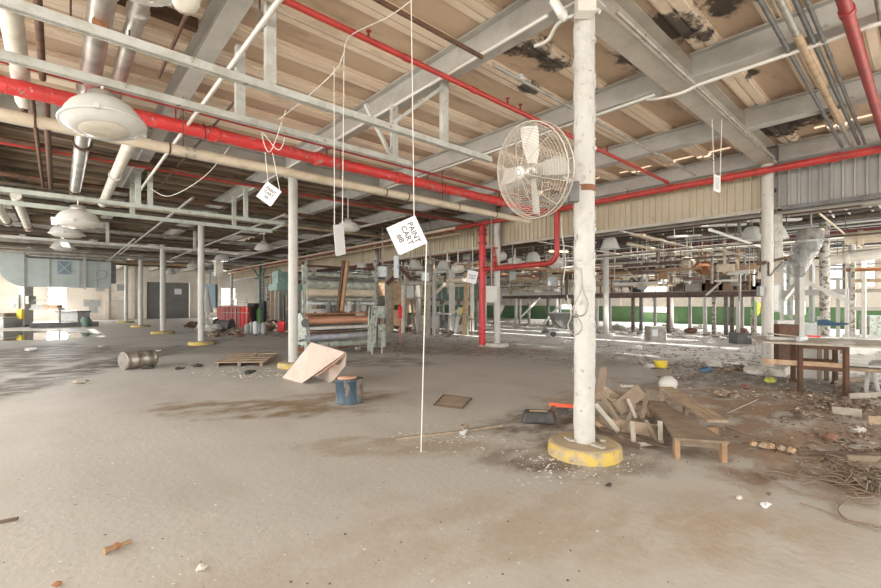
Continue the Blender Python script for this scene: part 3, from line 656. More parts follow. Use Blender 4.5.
# ducts and pipes of the upper left
def run(name, x, z, y0, y1, r, m, label, collars=None, cm=None, seg=14): return pipe(name, (x, y0, z), (x, y1, z), r, m, label, collars=collars, cm=cm, seg=seg)
o = thing('wrapped_duct', 'thick white wrapped pipe at the far upper left with a tan band', 'pipe', (-.36, 6, 4.47))
MB().tube([V(-.36, 2.6, 4.47), V(-.36, 8.5, 4.47), V(-.36, 8.7, 4.42)], .10, 18).build('pipe_run', 'insulwhite', o)
MB().lathe([(.10, 0), (.085, .08), (.05, .13), (0, .15)], (-.36, 8.7, 4.42), Matrix.Rotation(R_(-100), 3, 'X'), 18).build('end_cap', 'insulwhite', o)
MB().tube([V(-.36, 4.55, 4.47), V(-.36, 4.62, 4.47)], .103, 18).build('tan_band', 'label', o)
MB().tube([V(-.36, 8.75, 4.35), V(-.36, 8.78, 4.2)], .04, 10).build('drain_stub', 'rust', o)
run('round_duct', .33, 4.49, 2.6, 9.6, .115, 'silver', 'shiny round duct, the wider left one at upper left', (.3, .36, .75), 'silver', 18)
run('round_duct', .62, 4.50, 2.6, 9.6, .085, 'silver', 'shiny round duct, the narrower right one at upper left', (.4,), 'silver', 18)
o = thing('pipe_clamp', 'rusty hanger yoke under the wider round duct', 'clamp', (.33, 5.7, 4.33))
mb = MB(); mb.tube([V(.33, 5.6, 4.36), V(.33, 5.85, 4.36)], .07, 12); mb.build('clamp_body', 'rustlite', o)
MB().bar((.08, 5.7, 4.32), (.6, 5.7, 4.28), .05, .04).build('yoke', 'rust', o); MB().tube([V(.1, 5.7, 4.3), V(.1, 5.7, 4.88)], .01, 6).build('rod', 'rust', o); MB().tube([V(.58, 5.7, 4.3), V(.58, 5.7, 4.88)], .01, 6).build('rod', 'rust', o)
run('rusty_pipe', -.14, 4.36, 2.6, 7.5, .036, 'rust', 'brown rusty pipe standing upright in view between white duct and silver duct, near length')
run('rusty_pipe', -.12, 4.30, 8.0, 14.2, .045, 'rust', 'brown rusty pipe below the red main at far left, wider of two')
run('rusty_pipe', -.26, 4.30, 8.0, 14.2, .03, 'rust', 'brown rusty pipe below the red main at far left, thinner of two')
run('angle_iron', .98, 4.42, 3.0, 6.6, .02, 'rust', 'thin rusty rod with green tape right of the silver ducts')
one('green_tape', MB().tube([V(.98, 4.35, 4.42), V(.98, 4.55, 4.42)], .03, 8), 'gtag', 'bit of green tape wound on a rusty rod', 'tape')
one('channel_iron', MB().bb(.4, 1.24, 5.70, 5.80, 4.72, 4.86), 'rust', 'rust brown channel iron bridging to the first roof beam at upper left', 'channel')
run('round_duct', .33, 4.325, 7.97, 14.4, .115, 'silver', 'shiny duct length hanging below and behind the big lamp', (.3, .95), 'rust', 18)
run('wrapped_pipe', .95, 4.30, 8.2, 15.5, .10, 'insulwhite', 'pale wrapped pipe right of the shiny duct, below the big lamp', (.5,), 'insulwhite', 16)
pipe('round_duct', (-2.3, 14.8, 4.25), (.33, 14.8, 4.25), .12, 'silver', 'horizontal shiny duct at far left above the green rails', collars=(.1, .55, .95))
run('stack_pipe', -1.15, 3.98, 14.0, 19, .10, 'insulwhite', 'stained pipe stub left of the pair below the green rails', (.9,), 'rust')
run('stack_pipe', -.72, 3.98, 14.0, 20, .10, 'insulwhite', 'stained pipe stub right of the pair below the green rails', (.9,), 'rustlite')
run('chain_drop', 1.9, 4.38, 6.2, 16, .018, 'darkpipe', 'dark rod slanting down right of the pale wrapped pipe')
for i, (y, z, m, r) in enumerate([(10.6, 4.36, 'rust', .05), (13.6, 4.40, 'rust', .06), (14.4, 4.36, 'darkpipe', .05), (15.6, 4.38, 'tanpipe', .06), (16.4, 4.36, 'darkpipe', .07), (18.6, 4.34, 'darkpipe', .06), (21.4, 4.36, 'greypipe', .06), (22.6, 4.3, 'darkpipe', .09),
                                (24.2, 4.36, 'darkpipe', .06), (26.5, 4.3, 'greypipe', .08), (28.6, 4.3, 'darkpipe', .09), (31, 4.2, 'greypipe', .1), (34.6, 4.2, 'tanpipe', .12), (36.5, 4.2, 'darkpipe', .1)]):
    pipe('ceiling_pipe', (-4.5, y, z - .03), (10.9, y, z - .03), r, m, 'dim grimy pipe crossing the dark ceiling of the back left bays', group='pipes across the back left ceiling', seg=8)
for i, (x, z, r, m, ya, yb) in enumerate([(2.6, 4.2, .035, 'greypipe', 12.5, 30), (5.2, 4.2, .04, 'greypipe', 13, 38), (7.9, 4.15, .05, 'greypipe', 10.5, 40), (9.9, 4.0, .05, 'insul', 10.5, 40), (2.2, 3.95, .03, 'greypipe', 20, 38), (8.8, 3.9, .03, 'darkpipe', 11, 36)]):
    pipe('ceiling_pipe', (x, ya, z), (x, yb, z), r, m, 'long pipe running away under the dark ceiling of the back left bays', group='pipes running away, back left ceiling', seg=8)
# pale long pipe along the curtain wall bottom-left
pipe('conduit', (10.7, 11, 3.98), (10.7, 38, 3.98), .045, 'tanpipe', 'tan pipe following the far part of the ribbed curtain wall')

# ------------------------------------------------------------------ lamps
def highbay(c, r, label, rod=None, tilt=(0, 0), group=None, seg=28):
    # c: centre of the rim
    t = thing('high_bay_lamp', label, 'lamp', c, group); c = Vector(c)
    m = Matrix.Rotation(R_(tilt[0]), 3, FW) @ Matrix.Rotation(R_(tilt[1]), 3, RT)
    def L(prof, name, mt, parent=t): return MB().lathe([(a * r, b * r) for a, b in prof], c, m, seg).build(name, mt, parent)
    L([(1.0, .0), (.97, .10), (.90, .28), (.78, .46), (.62, .60), (.45, .68), (.34, .72)], 'reflector', 'lampwhite')
    L([(1.0, -.03), (1.05, -.03), (1.06, .0), (1.05, .03), (1.0, .03)], 'rim', 'lampwhite')
    L([(0, -.30), (.3, -.28), (.55, -.24), (.62, -.2)], 'lens', 'lens')
    L([(.60, -.21), (.72, -.20), (.85, -.13), (.99, -.03)], 'lens_skirt', 'lampwhite')
    L([(.33, .72), (.34, .90), (.27, .93), (.22, .96)], 'neck', 'silver')
    for a in (.3, 2.4, 4.5):
        p = c + m @ V(1.06 * r * math.cos(a), 1.06 * r * math.sin(a), 0); MB().box(p, (.05 * r / .4,) * 3).build('latch', 'lampwhite', t)
    if rod: MB().tube([c + m @ V(0, 0, .95 * r), V(c.x, c.y, rod)], .014, 6).build('suspension_rod', 'conduit', t)
    return t
highbay(pd(104, 124, 4.24), .335, 'big white domed lamp close to the camera at upper left, before the red main', tilt=(-7, -3), seg=48, rod=3.687)
highbay(pd(138, -14, 2.62), .17, 'white lamp dome cut by the top edge, left of the small round one', rod=4.9)
o = thing('jar_lamp', 'small round glass lamp cut by the top edge beside the white dome', 'lamp', pd(185, -4, 3.6))
MB().lathe([(0, -.13), (.07, -.11), (.11, -.05), (.12, .02), (.09, .05)], pd(185, -3, 3.6), seg=24).build('globe', 'lens', o); MB().lathe([(.125, .02), (.125, .06), (.06, .1), (.06, .2)], pd(185, -3, 3.6), seg=24).build('collar', 'lampwhite', o)
MB().tube([pd(185, -3, 3.6) + V(0, 0, .2), V(pd(185, -3, 3.6).x, pd(185, -3, 3.6).y, 4.9)], .012, 6).build('suspension_rod', 'conduit', o)
highbay(pd(78, 223, 9.13), .39, 'white domed lamp under the green rails, the larger of three in a row at left', rod=3.732)
highbay(pd(67, 234, 13.3), .42, 'white domed lamp half hidden behind the larger one at left', rod=4.9, seg=20)
highbay(pd(63, 248, 18.4), .40, 'farthest white domed lamp of the row at left, above the pale duct', rod=4.9, seg=20)
for px, py, d, l in [(348, 229, 11.8, 'white bell lamp between the edge-on card and the cream pipe'), (264, 249, 17.9, 'white lamp left of the second column, under the dark ceiling'), (222, 259.5, 22.7, 'white lamp with a box hanging below, right of the third column'),
                     (193, 267, 27.5, 'white lamp just left of the third column'), (171, 273, 32, 'small white lamp above the grey roll door')]:
    highbay(pd(px, py, d), 11 / 433 * 11.8 if px == 348 else .36, l, rod=4.9, seg=18)
one('hanging_box', MB().box(pd(218.5, 269, 22.5), (.35, .35, .75)), 'insulwhite', 'long pale box hanging under the lamp right of the third column', 'box')
def bell(c, r, label, group=None):
    t = thing('bell_lamp', label, 'lamp', c, group); c = Vector(c)
    MB().lathe([(r, 0), (r * .98, r * .1), (r * .8, r * .6), (r * .6, r * 1.1), (r * .4, r * 1.25), (r * .15, r * 1.3)], c, seg=20).build('shade', 'lampwhite', t)
    MB().lathe([(r * .95, r * .02), (r * .5, r * .05), (0, r * .05)], c, seg=20).build('lens', 'lens', t)
    MB().tube([c + V(0, 0, r * 1.25), V(c.x, c.y, 4.9)], .014, 6).build('suspension_rod', 'greypipe', t); return t
for px, py, d, l in [(610, 249, 14, 'white bell lamp hanging just right of the foreground column'), (415, 269, 17.5, 'pale bell lamp behind the white card reading number eight'), (443, 270, 19, 'pale bell lamp midway between the card and the red riser'),
                     (533, 262, 16.5, 'pale bell lamp left of the foreground column inside the red loop'), (752, 240, 12.4, 'white bell lamp peeking left of the rust-spotted column'), (776, 239, 12.2, 'white bell lamp peeking right of the rust-spotted column'), (362, 271, 20, 'small bell lamp above the roller machine')]:
    bell(pd(px, py, d), .3, l)

# ------------------------------------------------------------------ cards on cords
def textmesh(txt, size, name='lettering'):
    cu = bpy.data.curves.new('t', 'FONT'); cu.body = txt; cu.size = size; cu.align_x = 'CENTER'; cu.align_y = 'CENTER'; cu.extrude = .0008; cu.space_line = .95
    cu.offset = size * .012
    ob = bpy.data.objects.new('t', cu); COL.objects.link(ob); dg = bpy.context.evaluated_depsgraph_get(); dg.update()
    me = bpy.data.meshes.new_from_object(ob.evaluated_get(dg)); bpy.data.objects.remove(ob); bpy.data.curves.remove(cu)
    me.name = name; return me
def card(label, px, py, d, w_, h_, roll, yaw, cords, text=None, tsize=.05, tail=None, tilt=0, lines=False, thick=.004, mt='paper'):
    c = pd(px, py, d)
    t = thing('paper_card', label, 'card', c)
    xa = (RT * math.cos(R_(yaw)) + FW * math.sin(R_(yaw))); n = xa.cross(V(0, 0, 1)).normalized()   # n points to the viewer
    m = Matrix((xa, V(0, 0, 1), n)).transposed() @ Matrix.Rotation(R_(tilt), 3, 'X') @ Matrix.Rotation(R_(roll), 3, 'Z')
    cc = .06 * w_
    a, b = w_ / 2, h_ / 2
    pts = [(-a, -b), (a - cc, -b), (a, -b + cc), (a, b), (-a, b)]
    MB().slab([c + m @ V(x, y, 0) for x, y in pts], thick, m @ V(0, 0, 1)).build('sheet', mt, t)
    if text:
        me = textmesh(text, tsize); me.materials.clear(); me.materials.append(M['ink'])
        o = bpy.data.objects.new('lettering', me); COL.objects.link(o); o.parent = t
        o.matrix_local = Matrix.Translation(m @ V(0, 0, thick + .0012)) @ m.to_4x4()
    if lines:
        mb = MB()
        for i in range(9): mb.box(c + m @ V(-.0, (i - 4) * h_ * .08, thick + .001), (w_ * .6, .008, .001), m)
        mb.build('print_lines', 'greypipe', t)
    for (u, v), (qx, qy, qd) in cords:
        MB().tube([c + m @ V(u * a, v * b, .002), pd(qx, qy, qd)], .0045 if d < 6 else .006, 5).build('cord', 'rope', t)
    if tail: MB().tube([c + m @ V(tail[0] * a, tail[1] * b, .002), pd(*tail[2])], .0055, 5).build('cord_tail', 'rope', t)
    return t
card('white card reading PAINT CART #8, tilted, with a cord dropping to the floor', 407, 235.5, 3.9, .27, .285, -65, 8, [((-.80, .85), (411, -16, 3.85))],
     'PAINT\nCART\n#8', .07, tail=(.95, .95, (421, 452, 4.05)))
card('white card reading PAINT CART #6 hung on two cords left of the second column', 269, 194, 5.2, .215, .225, -36, 0, [((-.8, .9), (265, 152, 5.1)), ((.85, .9), (272.5, 153, 5.1))], 'PAINT\nCART\n#6', .05)
card('white card seen nearly edge-on, hung on two long cords beside a bell lamp', 339.5, 240, 4.7, .33, .27, -78, 80, [((-.9, -.8), (334, 66, 4.7)), ((-.9, .8), (344, 50, 4.7))])
card('small printed card on two cords in front of the ribbed curtain wall', 717, 183.5, 7.0, .24, .27, 0, 35, [((-.9, .9), (711.5, 104, 6.95)), ((.9, .9), (722, 112, 6.95))], lines=True)
card('pale note stuck left of the red riser pipe', 472, 277, 12.5, .30, .36, -12, 0, [((0, .9), (472, 236, 12.5))], 'PAINT\nCART', .08)
# slack cords between the pipes
one('slack_cord', MB().tube(smooth([pd(412, 0, 3.9), pd(388, 17, 4.2), pd(350, 36, 4.7), pd(343, 55, 4.7), pd(334, 72, 4.75), pd(300, 103, 4.9), pd(276, 121, 5.15)]), .005, 5), 'rope', 'white cord zigzagging from the slim red pipe down to the second rail', 'cord')
one('slack_cord', MB().tube(smooth([pd(286, 110, 5.1), pd(270, 152, 5.15), pd(262, 132, 5.15), pd(278, 150, 5.1), pd(285, 138, 5.15)]), .005, 5), 'rope', 'knotted white cord over the card reading PAINT CART #6', 'cord')
one('slack_cord', MB().tube(smooth([pd(230, 146, 7.5), pd(205, 176, 7.6), pd(170, 196, 7.8), pd(150, 188, 7.9)]), .006, 5), 'rope', 'thin slack wire drooping below the red main left of the number six card', 'cord')

# ------------------------------------------------------------------ the fan
fc = pd(533, 171, 3.78); fn = (RT * -.82 + FW * -.56 + V(0, 0, -.24)).normalized(); fm = frame(fn)
fan = thing('industrial_fan', 'large round wire-guarded fan mounted on the foreground column', 'fan', fc)
RF = .405
def prof(r): return .13 * (1 - (r / RF) ** 2.2) ** .8 + .035 if r < RF else .035
mb = MB()
for i in range(19):
    r = .06 + (RF - .06) * i / 18
    mb.ring(fc + fm @ V(0, 0, prof(r)), r, .0024 if i < 18 else .007, fm, 56, 4)
for k in range(12):
    a = 2 * math.pi * k / 12 + .1; pts = [fc + fm @ V(math.cos(a) * r, math.sin(a) * r, prof(r)) for r in (.05, .15, .25, .33, .39, RF)]; mb.tube(pts, .0035, 5)
mb.build('front_guard', 'cage', fan)
mb = MB()
for i in range(15):
    r = .09 + (RF - .09) * i / 14
    mb.ring(fc + fm @ V(0, 0, -prof(r)), r, .0024 if i < 14 else .007, fm, 48, 4)
for k in range(12):
    a = 2 * math.pi * k / 12 + .1; pts = [fc + fm @ V(math.cos(a) * r, math.sin(a) * r, -prof(r)) for r in (.08, .2, .3, .39, RF)]; mb.tube(pts, .0035, 5)
for k in range(8):
    a = 2 * math.pi * k / 8; mb.tube([fc + fm @ V(math.cos(a) * RF, math.sin(a) * RF, -.035), fc + fm @ V(math.cos(a) * RF, math.sin(a) * RF, .035)], .004, 5)
mb.build('rear_guard', 'cage', fan)
MB().lathe([(.052, .155), (.05, .175), (.02, .18), (0, .18)], fc, fm, 24).build('badge', 'lampwhite', fan)
MB().ring(fc + fm @ V(0, 0, .181), .024, .004, fm, 24, 4).build('badge_mark', 'greypipe', fan)
MB().lathe([(.07, -.04), (.07, .04), (.045, .06), (0, .06)], fc, fm, 24).build('hub', 'silver', fan)
MB().lathe([(.09, -.34), (.10, -.32), (.10, -.14), (.07, -.10), (.03, -.05)], fc, fm, 24).build('motor', 'greypipe', fan)
# blade direction seen upright from the camera
upl = (V(0, 0, 1) - fn * fn.z).normalized(); sdl = upl.cross(fn).normalized()
for k in range(4):
    a = R_(6 + 90 * k); u = upl * math.cos(a) + sdl * math.sin(a); s = fn.cross(u).normalized(); vs = []
    outl = [(.05, -.035), (.12, -.062), (.30, -.078), (.365, -.072), (.375, .06), (.36, .078), (.20, .07), (.05, .035)]
    tw = .45
    pts = []
    for rr, ww in outl: pts.append(fc + u * rr + s * ww * math.cos(tw) + fn * ww * math.sin(tw))
    MB().slab(pts, .004, fn).build('blade', 'blade', fan)
cx = V(3.9, 2.3, 0); arm = fc + fn * -.22
MB().tube([arm, V(arm.x, arm.y, arm.z) * .4 + V(3.93, 2.28, 2.63) * .6, V(3.93, 2.28, 2.63) - (V(3.9, 2.3, 0) - V(arm.x, arm.y, 0)).normalized() * .1], .022, 10).build('mounting_arm', 'steel', fan)
MB().box(pd(573.5, 192, 4.14), (.09, .07, .19), Matrix.Rotation(-A0, 3, 'Z')).build('control_box', 'steeldk', fan)
MB().tube([pd(561, 218, 3.98), pd(562, 235, 4.05), pd(566, 262, 4.1), pd(563, 283, 4.1)], .006, 6).build('power_lead', 'greypipe', fan)
# ------------------------------------------------------------------ things on the near floor
def rotz(a): return Matrix.Rotation(a, 3, 'Z')
# keg lying on its side
c = pz(129, 368); kd = (RT * .42 + FW * .9).normalized(); p0 = pd(124, 361.5, 9.7); p0.z = .205; q0 = p0 + kd * .62
t = thing('steel_keg', 'dull steel keg lying on its side on the floor at left', 'keg', V(p0.x, p0.y, 0)); km = frame(kd)
MB().lathe([(.15, .03), (.19, .05), (.2, .09), (.2, .18), (.212, .20), (.2, .22), (.2, .40), (.212, .42), (.2, .44), (.2, .53), (.19, .57), (.15, .59)], p0, km, 28).build('barrel', 'keg', t)
MB().lathe([(.2, -.02), (.205, .02), (.19, .07), (.185, .02), (.19, -.02)], p0, km, 28).build('front_chime', 'keg', t)
MB().lathe([(.195, .55), (.205, .60), (.2, .64), (.185, .60), (.19, .56)], p0, km, 28).build('rear_chime', 'keg', t)
MB().lathe([(.045, -.0), (.045, .035)], p0, km, 14).build('valve_neck', 'steeldk', t)
for a in (.8, 3.9): MB().lathe([(.035, .01), (.035, .035)], p0 + km @ V(math.cos(a) * .11, math.sin(a) * .11, 0), km, 10).build('handle_hole', 'black', t)
# blue stained drum
c = pz(349.5, 402); t = thing('steel_drum', 'short dented drum stained blue and red, tan board lying on top', 'drum', c)
MB().lathe([(.205, 0), (.21, .01), (.205, .02), (.205, .33), (.213, .345), (.205, .36)], c, seg=32).build('body', 'bucket', t)
MB().lathe([(.203, .345), (.15, .35), (0, .35)], c, seg=32).build('lid', 'label', t)
MB().lathe([(.15, 0), (.15, .02), (0, .025)], c + V(-.03, .02, .362), seg=20, sy=.8).build('lid_disc', 'cardin', t)
# folded cardboard sheet leaning like a tent
t = thing('cardboard_sheet', 'large folded pinkish cardboard sheet standing like a tent beside the drum', 'cardboard', pz(310, 383))
ridge0, ridge1 = pd(311.5, 342.5, 8.0), pd(346, 352.5, 7.75)
f0, f1 = pz(282.5, 378), pz(302, 383.5)
MB().slab([f0, f1, ridge1, ridge0], .012).build('front_panel', 'card', t)
g1, g0 = pz(330, 382.5), pz(315, 376)
MB().slab([g1, ridge1 + V(.01, .01, -.01), pd(345, 366, 7.85), pd(333, 381, 7.6) * 1.0], .012).build('side_flap', 'card', t)
MB().slab([ridge1 + V(.01, .01, -.012), pd(316, 376, 7.75), pd(333, 366, 8.0)], .01).build('inner_flap', 'cardin', t)
MB().slab([g0, g1, pd(343, 364, 7.9), pd(330, 366, 8.0)], .01).build('lower_flap', 'card', t)
# flattened crate boards
t = thing('broken_pallet', 'flat broken wooden pallet lying left of the second column', 'pallet', pz(245, 362))
P0, P1, P2, P3 = pz(214, 367), pz(264, 366.5), pz(279, 355.5), pz(232, 356.5)
up = V(0, 0, .09)
for i in range(5):
    a, b_ = i / 5 + .02, (i + 1) / 5 - .02
    l0, l1, r0, r1 = P0.lerp(P3, a), P0.lerp(P3, b_), P1.lerp(P2, a), P1.lerp(P2, b_)
    if i == 3: r0 = l0.lerp(r0, .55); r1 = l1.lerp(r1, .6)
    MB().slab([l0 + up, r0 + up, r1 + up, l1 + up], .02, V(0, 0, 1)).build('deck_board', 'woodlt', t)
for a in (.06, .5, .94): MB().bar(P0.lerp(P1, a) + V(0, 0, .045), P3.lerp(P2, a) + V(0, 0, .045), .07, .085).build('stringer', 'wood', t)
# flat board and long stick
t = thing('square_board', 'thin square tan board lying flat in the middle of the floor', 'board', pz(452, 402))
MB().slab([pz(434, 406), pz(462, 409), pz(471.5, 399), pz(444, 395.5)], .012, V(0, 0, 1)).build('panel', 'browncard', t)
mb = MB(); cs = [pz(434, 406), pz(462, 409), pz(471.5, 399), pz(444, 395.5)]
for i in range(4): mb.bar(cs[i] + V(0, 0, .009), cs[(i + 1) % 4] + V(0, 0, .009), .025, .018)
mb.build('edge_strip', 'wooddk', t)
one('broken_stick', MB().bar(pz(396, 440) + V(0, 0, .012), pz(463, 432.5) + V(0, 0, .015), .03, .022).bar(pz(460, 433) + V(0, 0, .02), pz(502, 427) + V(0, 0, .02), .045, .025), 'browncard', 'long brown stick lying in front of the square board', 'stick')
one('crumpled_scrap', MB().blob(pz(463, 432) + V(.02, 0, .055), .07, 9, 5, .35, (1, .7, .45)), 'wood', 'brown crumpled scrap lying on the long stick', 'scrap')
one('paper_scrap', MB().slab([pz(459, 434) + V(0, 0, .005), pz(464, 436) + V(0, 0, .005), pz(468, 432.5) + V(0, 0, .04), pz(461, 431) + V(0, 0, .05)], .004), 'paper', 'white paper scrap against the long stick', 'scrap')
# chisel-like handle
a_, b_ = pz(104, 555), pz(131, 543.5); d_ = (b_ - a_).normalized()
t = thing('tool_handle', 'small orange-brown broken tool handle on the bare floor at bottom left', 'handle', a_)
z_ = V(0, 0, .022)
MB().tube([a_ + z_, a_ + d_ * .03 + z_, a_ + d_ * .055 + z_], .022, 10, r2=.015).build('knob', 'woodor', t)
MB().tube([a_ + d_ * .055 + z_, a_ + d_ * .075 + z_], .021, 10).build('ferrule', 'rustlite', t)
MB().tube([a_ + d_ * .075 + V(0, 0, .016), b_ + V(0, 0, .016)], .013, 8).build('shaft', 'woodor', t)
one('wood_splinter', MB().bar(pz(-3, 524) + V(0, 0, .01), pz(18, 520.5) + V(0, 0, .016), .022, .016), 'wooddk', 'dark splinter lying at the left edge of the floor', 'splinter')
one('rust_flake', MB().blob(pz(57, 586) + V(0, 0, .012), .02, 7, 4, .3, (1, .6, .6)), 'rustlite', 'orange rust flake at the bottom left edge', 'scrap')
one('white_chunk', MB().blob(pz(201, 570) + V(0, 0, .014), .024, 7, 4, .35, (1.2, .8, .6)), 'chip', 'pale chunk with a dark shadow on the bottom left floor', 'scrap')
for px, py, s, m, l in [(31, 351, .14, 'paper', 'white block on the dark stained floor at far left'), (79, 384, .1, 'woodgy', 'pale broken scrap on the floor below the keg'), (102, 347.5, .1, 'woodgy', 'small pale scrap beyond the keg, left'), (157, 351.5, .07, 'paper', 'small white scrap right of the keg, toward the third column'),
                        (148, 369, .09, 'black', 'small black scrap just right of the keg'), (180, 369.5, .08, 'black', 'small black scrap between keg and pallet'), (198, 367, .1, 'black', 'black scrap at the left end of the pallet'), (249, 374, .1, 'black', 'black and white scrap below the pallet'),
                        (740, 499, .03, 'chip', 'pale crumpled lump on the floor at lower right'), (766, 507, .04, 'paper', 'white lump of paper on the floor at lower right'), (609, 486, .03, 'black', 'small dark leaf-like scrap below the foreground column pedestal')]:
    one('floor_scrap', MB().blob(pz(px, py) + V(0, 0, s * .4), s, 7, 4, .35, (1.4, .7, .4)), m, l, 'scrap')

# ------------------------------------------------------------------ the heap of benches and boards by the column
def bench(name, label, P, z, t_, legs, m='wood', apron=True, lh=None, z2=None, boards=1):
    # P: four plan corners (near left, near right, far right, far left)
    t = thing(name, label, 'bench', P[0].lerp(P[2], .5).xyz * 1.0)
    z2 = z if z2 is None else z2; zs_ = [z, z, z2, z2]
    cs = [V(p.x, p.y, h) for p, h in zip(P, zs_)]
    for i in range(boards):
        a, b_ = i / boards, (i + 1) / boards - (.03 if i < boards - 1 else 0)
        MB().slab([cs[0].lerp(cs[1], a), cs[0].lerp(cs[1], b_), cs[3].lerp(cs[2], b_), cs[3].lerp(cs[2], a)], t_, V(0, 0, 1)).build('top_board', m, t)
    for u, v, zb in legs:
        p = cs[0].lerp(cs[3], v).lerp(cs[1].lerp(cs[2], v), u); MB().bar(V(p.x, p.y, zb), V(p.x, p.y, p.z - .0005), .06, .045, A0).build('leg', m, t)
    if apron:
        for v in (.03, .97):
            p, q = cs[0].lerp(cs[3], v), cs[1].lerp(cs[2], v); MB().bar(p - V(0, 0, .035), q - V(0, 0, .035), .02, .05).build('apron', m, t)
    return t
B = bench('low_bench', 'low brown wooden bench at the front right of the heap', [pz(674, 438, .2), pz(729.5, 442, .2), pz(663, 401.5, .2), pz(648, 400, .2)], .18, .022, [(.06, .02, 0), (.92, .02, 0), (.06, .95, 0), (.92, .95, 0)], 'wood')
for q_ in B.children:
    if q_.name.startswith('leg'): q_.data.materials[0] = M['woodor']
A = bench('low_bench', 'long narrow slatted bench lying askew on top of the low bench', [pd(707, 424.5, 4.75), pd(729, 421, 4.75), pd(672, 386.5, 6.3), pd(659, 387.5, 6.3)], .19, .022, [(.2, .08, .205), (.5, .55, .0), (.15, .97, 0.0)], 'woodlt', False, z2=.26, boards=3)
MB().bar(pd(694, 431.5, 4.82), pd(718, 431, 4.76), .03, .09).build('end_rail', 'woodor', A)
MB().bar(pd(664, 402, 6.2), pd(694, 431, 4.95), .02, .04).build('lower_rail', 'wooddk', A)
# broken frame standing upright
t = thing('broken_frame', 'grey wooden frame standing open between boards of the heap', 'frame', pz(646, 446))
MB().bar(pd(632, 422, 4.62), pd(633.5, 446, 4.53), .045, .05).build('post', 'woodgy', t)
MB().bar(pd(660, 421, 4.62), pd(660.5, 444, 4.55), .045, .05).build('post', 'woodgy', t)
MB().bar(pd(633, 444.5, 4.5), pd(662, 442, 4.55), .05, .04).build('bottom_rail', 'woodgy', t)
MB().bar(pd(646, 421, 4.95), pd(658, 441, 4.62), .03, .035).build('strut', 'woodgy', t)
# loose boards: start, end (pixel + distance), width, thickness, roll, material, label
boards = [
    ((604, 368, 5.25), (598, 400, 5.05), .085, .025, .3, 'wood', 'short upright board sticking up beside the foreground column'),
    ((599, 392, 4.9), (618, 420, 4.72), .05, .03, .2, 'wood', 'brown stick leaning from the upright board'),
    ((596, 405, 4.75), (618, 431, 4.5), .045, .06, .8, 'woodgy', 'pale grey plank slanting down just right of the foreground column'),
    ((602, 389, 5.5), (623, 404, 5.1), .11, .025, 1.0, 'woodlt', 'tan plank end lying across the back of the heap'),
    ((610, 396, 5.0), (640, 398, 5.1), .03, .05, .1, 'wood', 'brown rail crossing the middle of the heap'),
    ((617, 409, 4.9), (641, 390, 5.0), .16, .022, 1.25, 'wood', 'wide grey-brown board propped up in the middle of the heap'),
    ((622, 386, 5.4), (633, 386, 5.6), .04, .03, .0, 'woodgy', 'pale block on top of the heap'),
    ((620, 440, 4.6), (634, 405, 4.9), .04, .03, .4, 'wood', 'thin stick leaning against the wide board'),
    ((642, 417, 4.9), (648, 391, 5.3), .05, .03, .3, 'wood', 'dark stick between the wide board and the bench'),
    ((596, 435, 4.6), (640, 447, 4.35), .06, .02, 1.3, 'wooddk', 'dark board lying flat in front of the heap'),
    ((600, 428, 4.75), (668, 447, 4.4), .035, .03, .2, 'wooddk', 'long dark strip along the foot of the heap'),
    ((612, 424, 4.95), (656, 431, 4.85), .14, .02, 1.4, 'woodlt', 'tan board lying under the grey frame'),
    ((650, 405, 5.5), (672, 437, 4.6), .05, .025, .3, 'wood', 'brown strip beside the low bench edge'),
    ((598, 398, 5.7), (648, 404, 5.5), .05, .05, .2, 'wooddk', 'dark beam at the back of the heap'),
    ((636, 418, 4.8), (628, 399, 4.9), .05, .03, .6, 'woodgy', 'small grey offcut jammed in the heap'),
    ((602, 415, 5.2), (622, 440, 4.8), .10, .03, .9, 'wood', 'wide brown board leaning at the left of the heap'),
]
for (ax_, ay, ad), (bx_, by, bd), w_, h_, ro, m, l in boards:
    p, q = pd(ax_, ay, ad), pd(bx_, by, bd); p.z = max(p.z, .03); q.z = max(q.z, .03)
    one('loose_plank', MB().bar(p, q, w_, h_, ro), m, l, 'board')
one('orange_offcut', MB().bar(pz(596, 424) + V(0, 0, .03), pz(606, 431) + V(0, 0, .03), .06, .05), 'foam', 'orange offcut at the left foot of the heap', 'scrap')
t = thing('low_trestle', 'low trestle with a bright orange-red bar, left of the foreground column', 'trestle', pz(562, 423))
MB().bar(pd(549, 404.5, 5.6), pd(580, 406.5, 5.5), .035, .045).build('bar', 'orangered', t)
MB().bar(pd(553, 406, 5.58), pd(553.5, 421, 5.5), .05, .06).build('leg', 'rust', t)
MB().bar(pd(576, 408, 5.55), pd(576, 423, 5.5), .05, .05).build('leg', 'wooddk', t)
mb = MB(); Pb = pd(538, 414, 5.45)
t = thing('flat_lamp_case', 'flat black plastic case with a tan label left of the orange-red bar', 'case', V(Pb.x, Pb.y, 0))
mb.box((Pb.x, Pb.y, .075), (.42, .24, .14), rotz(-A0 - .15), taper=.8); mb.build('body', 'black', t, bev=.03)
MB().box(V(Pb.x, Pb.y, .149) + FW * -.02, (.22, .06, .004), rotz(-A0 - .15)).build('label_strip', 'label', t)
one('grey_tarp', MB().blob(pd(562, 414, 5.95), .28, 12, 6, .2, (1.1, .6, .3)), 'speckle', 'grey crumpled sheet behind the orange-red bar', 'sheet')
c = pd(668, 386, 7.3); c.z = .14
t = one('white_sack', MB().blob(c, .17, 14, 8, .08, (1, .8, .8)), 'whitepl', 'rounded white plastic sack behind the long slatted bench', 'sack')
for f_ in t.data.polygons: f_.use_smooth = True
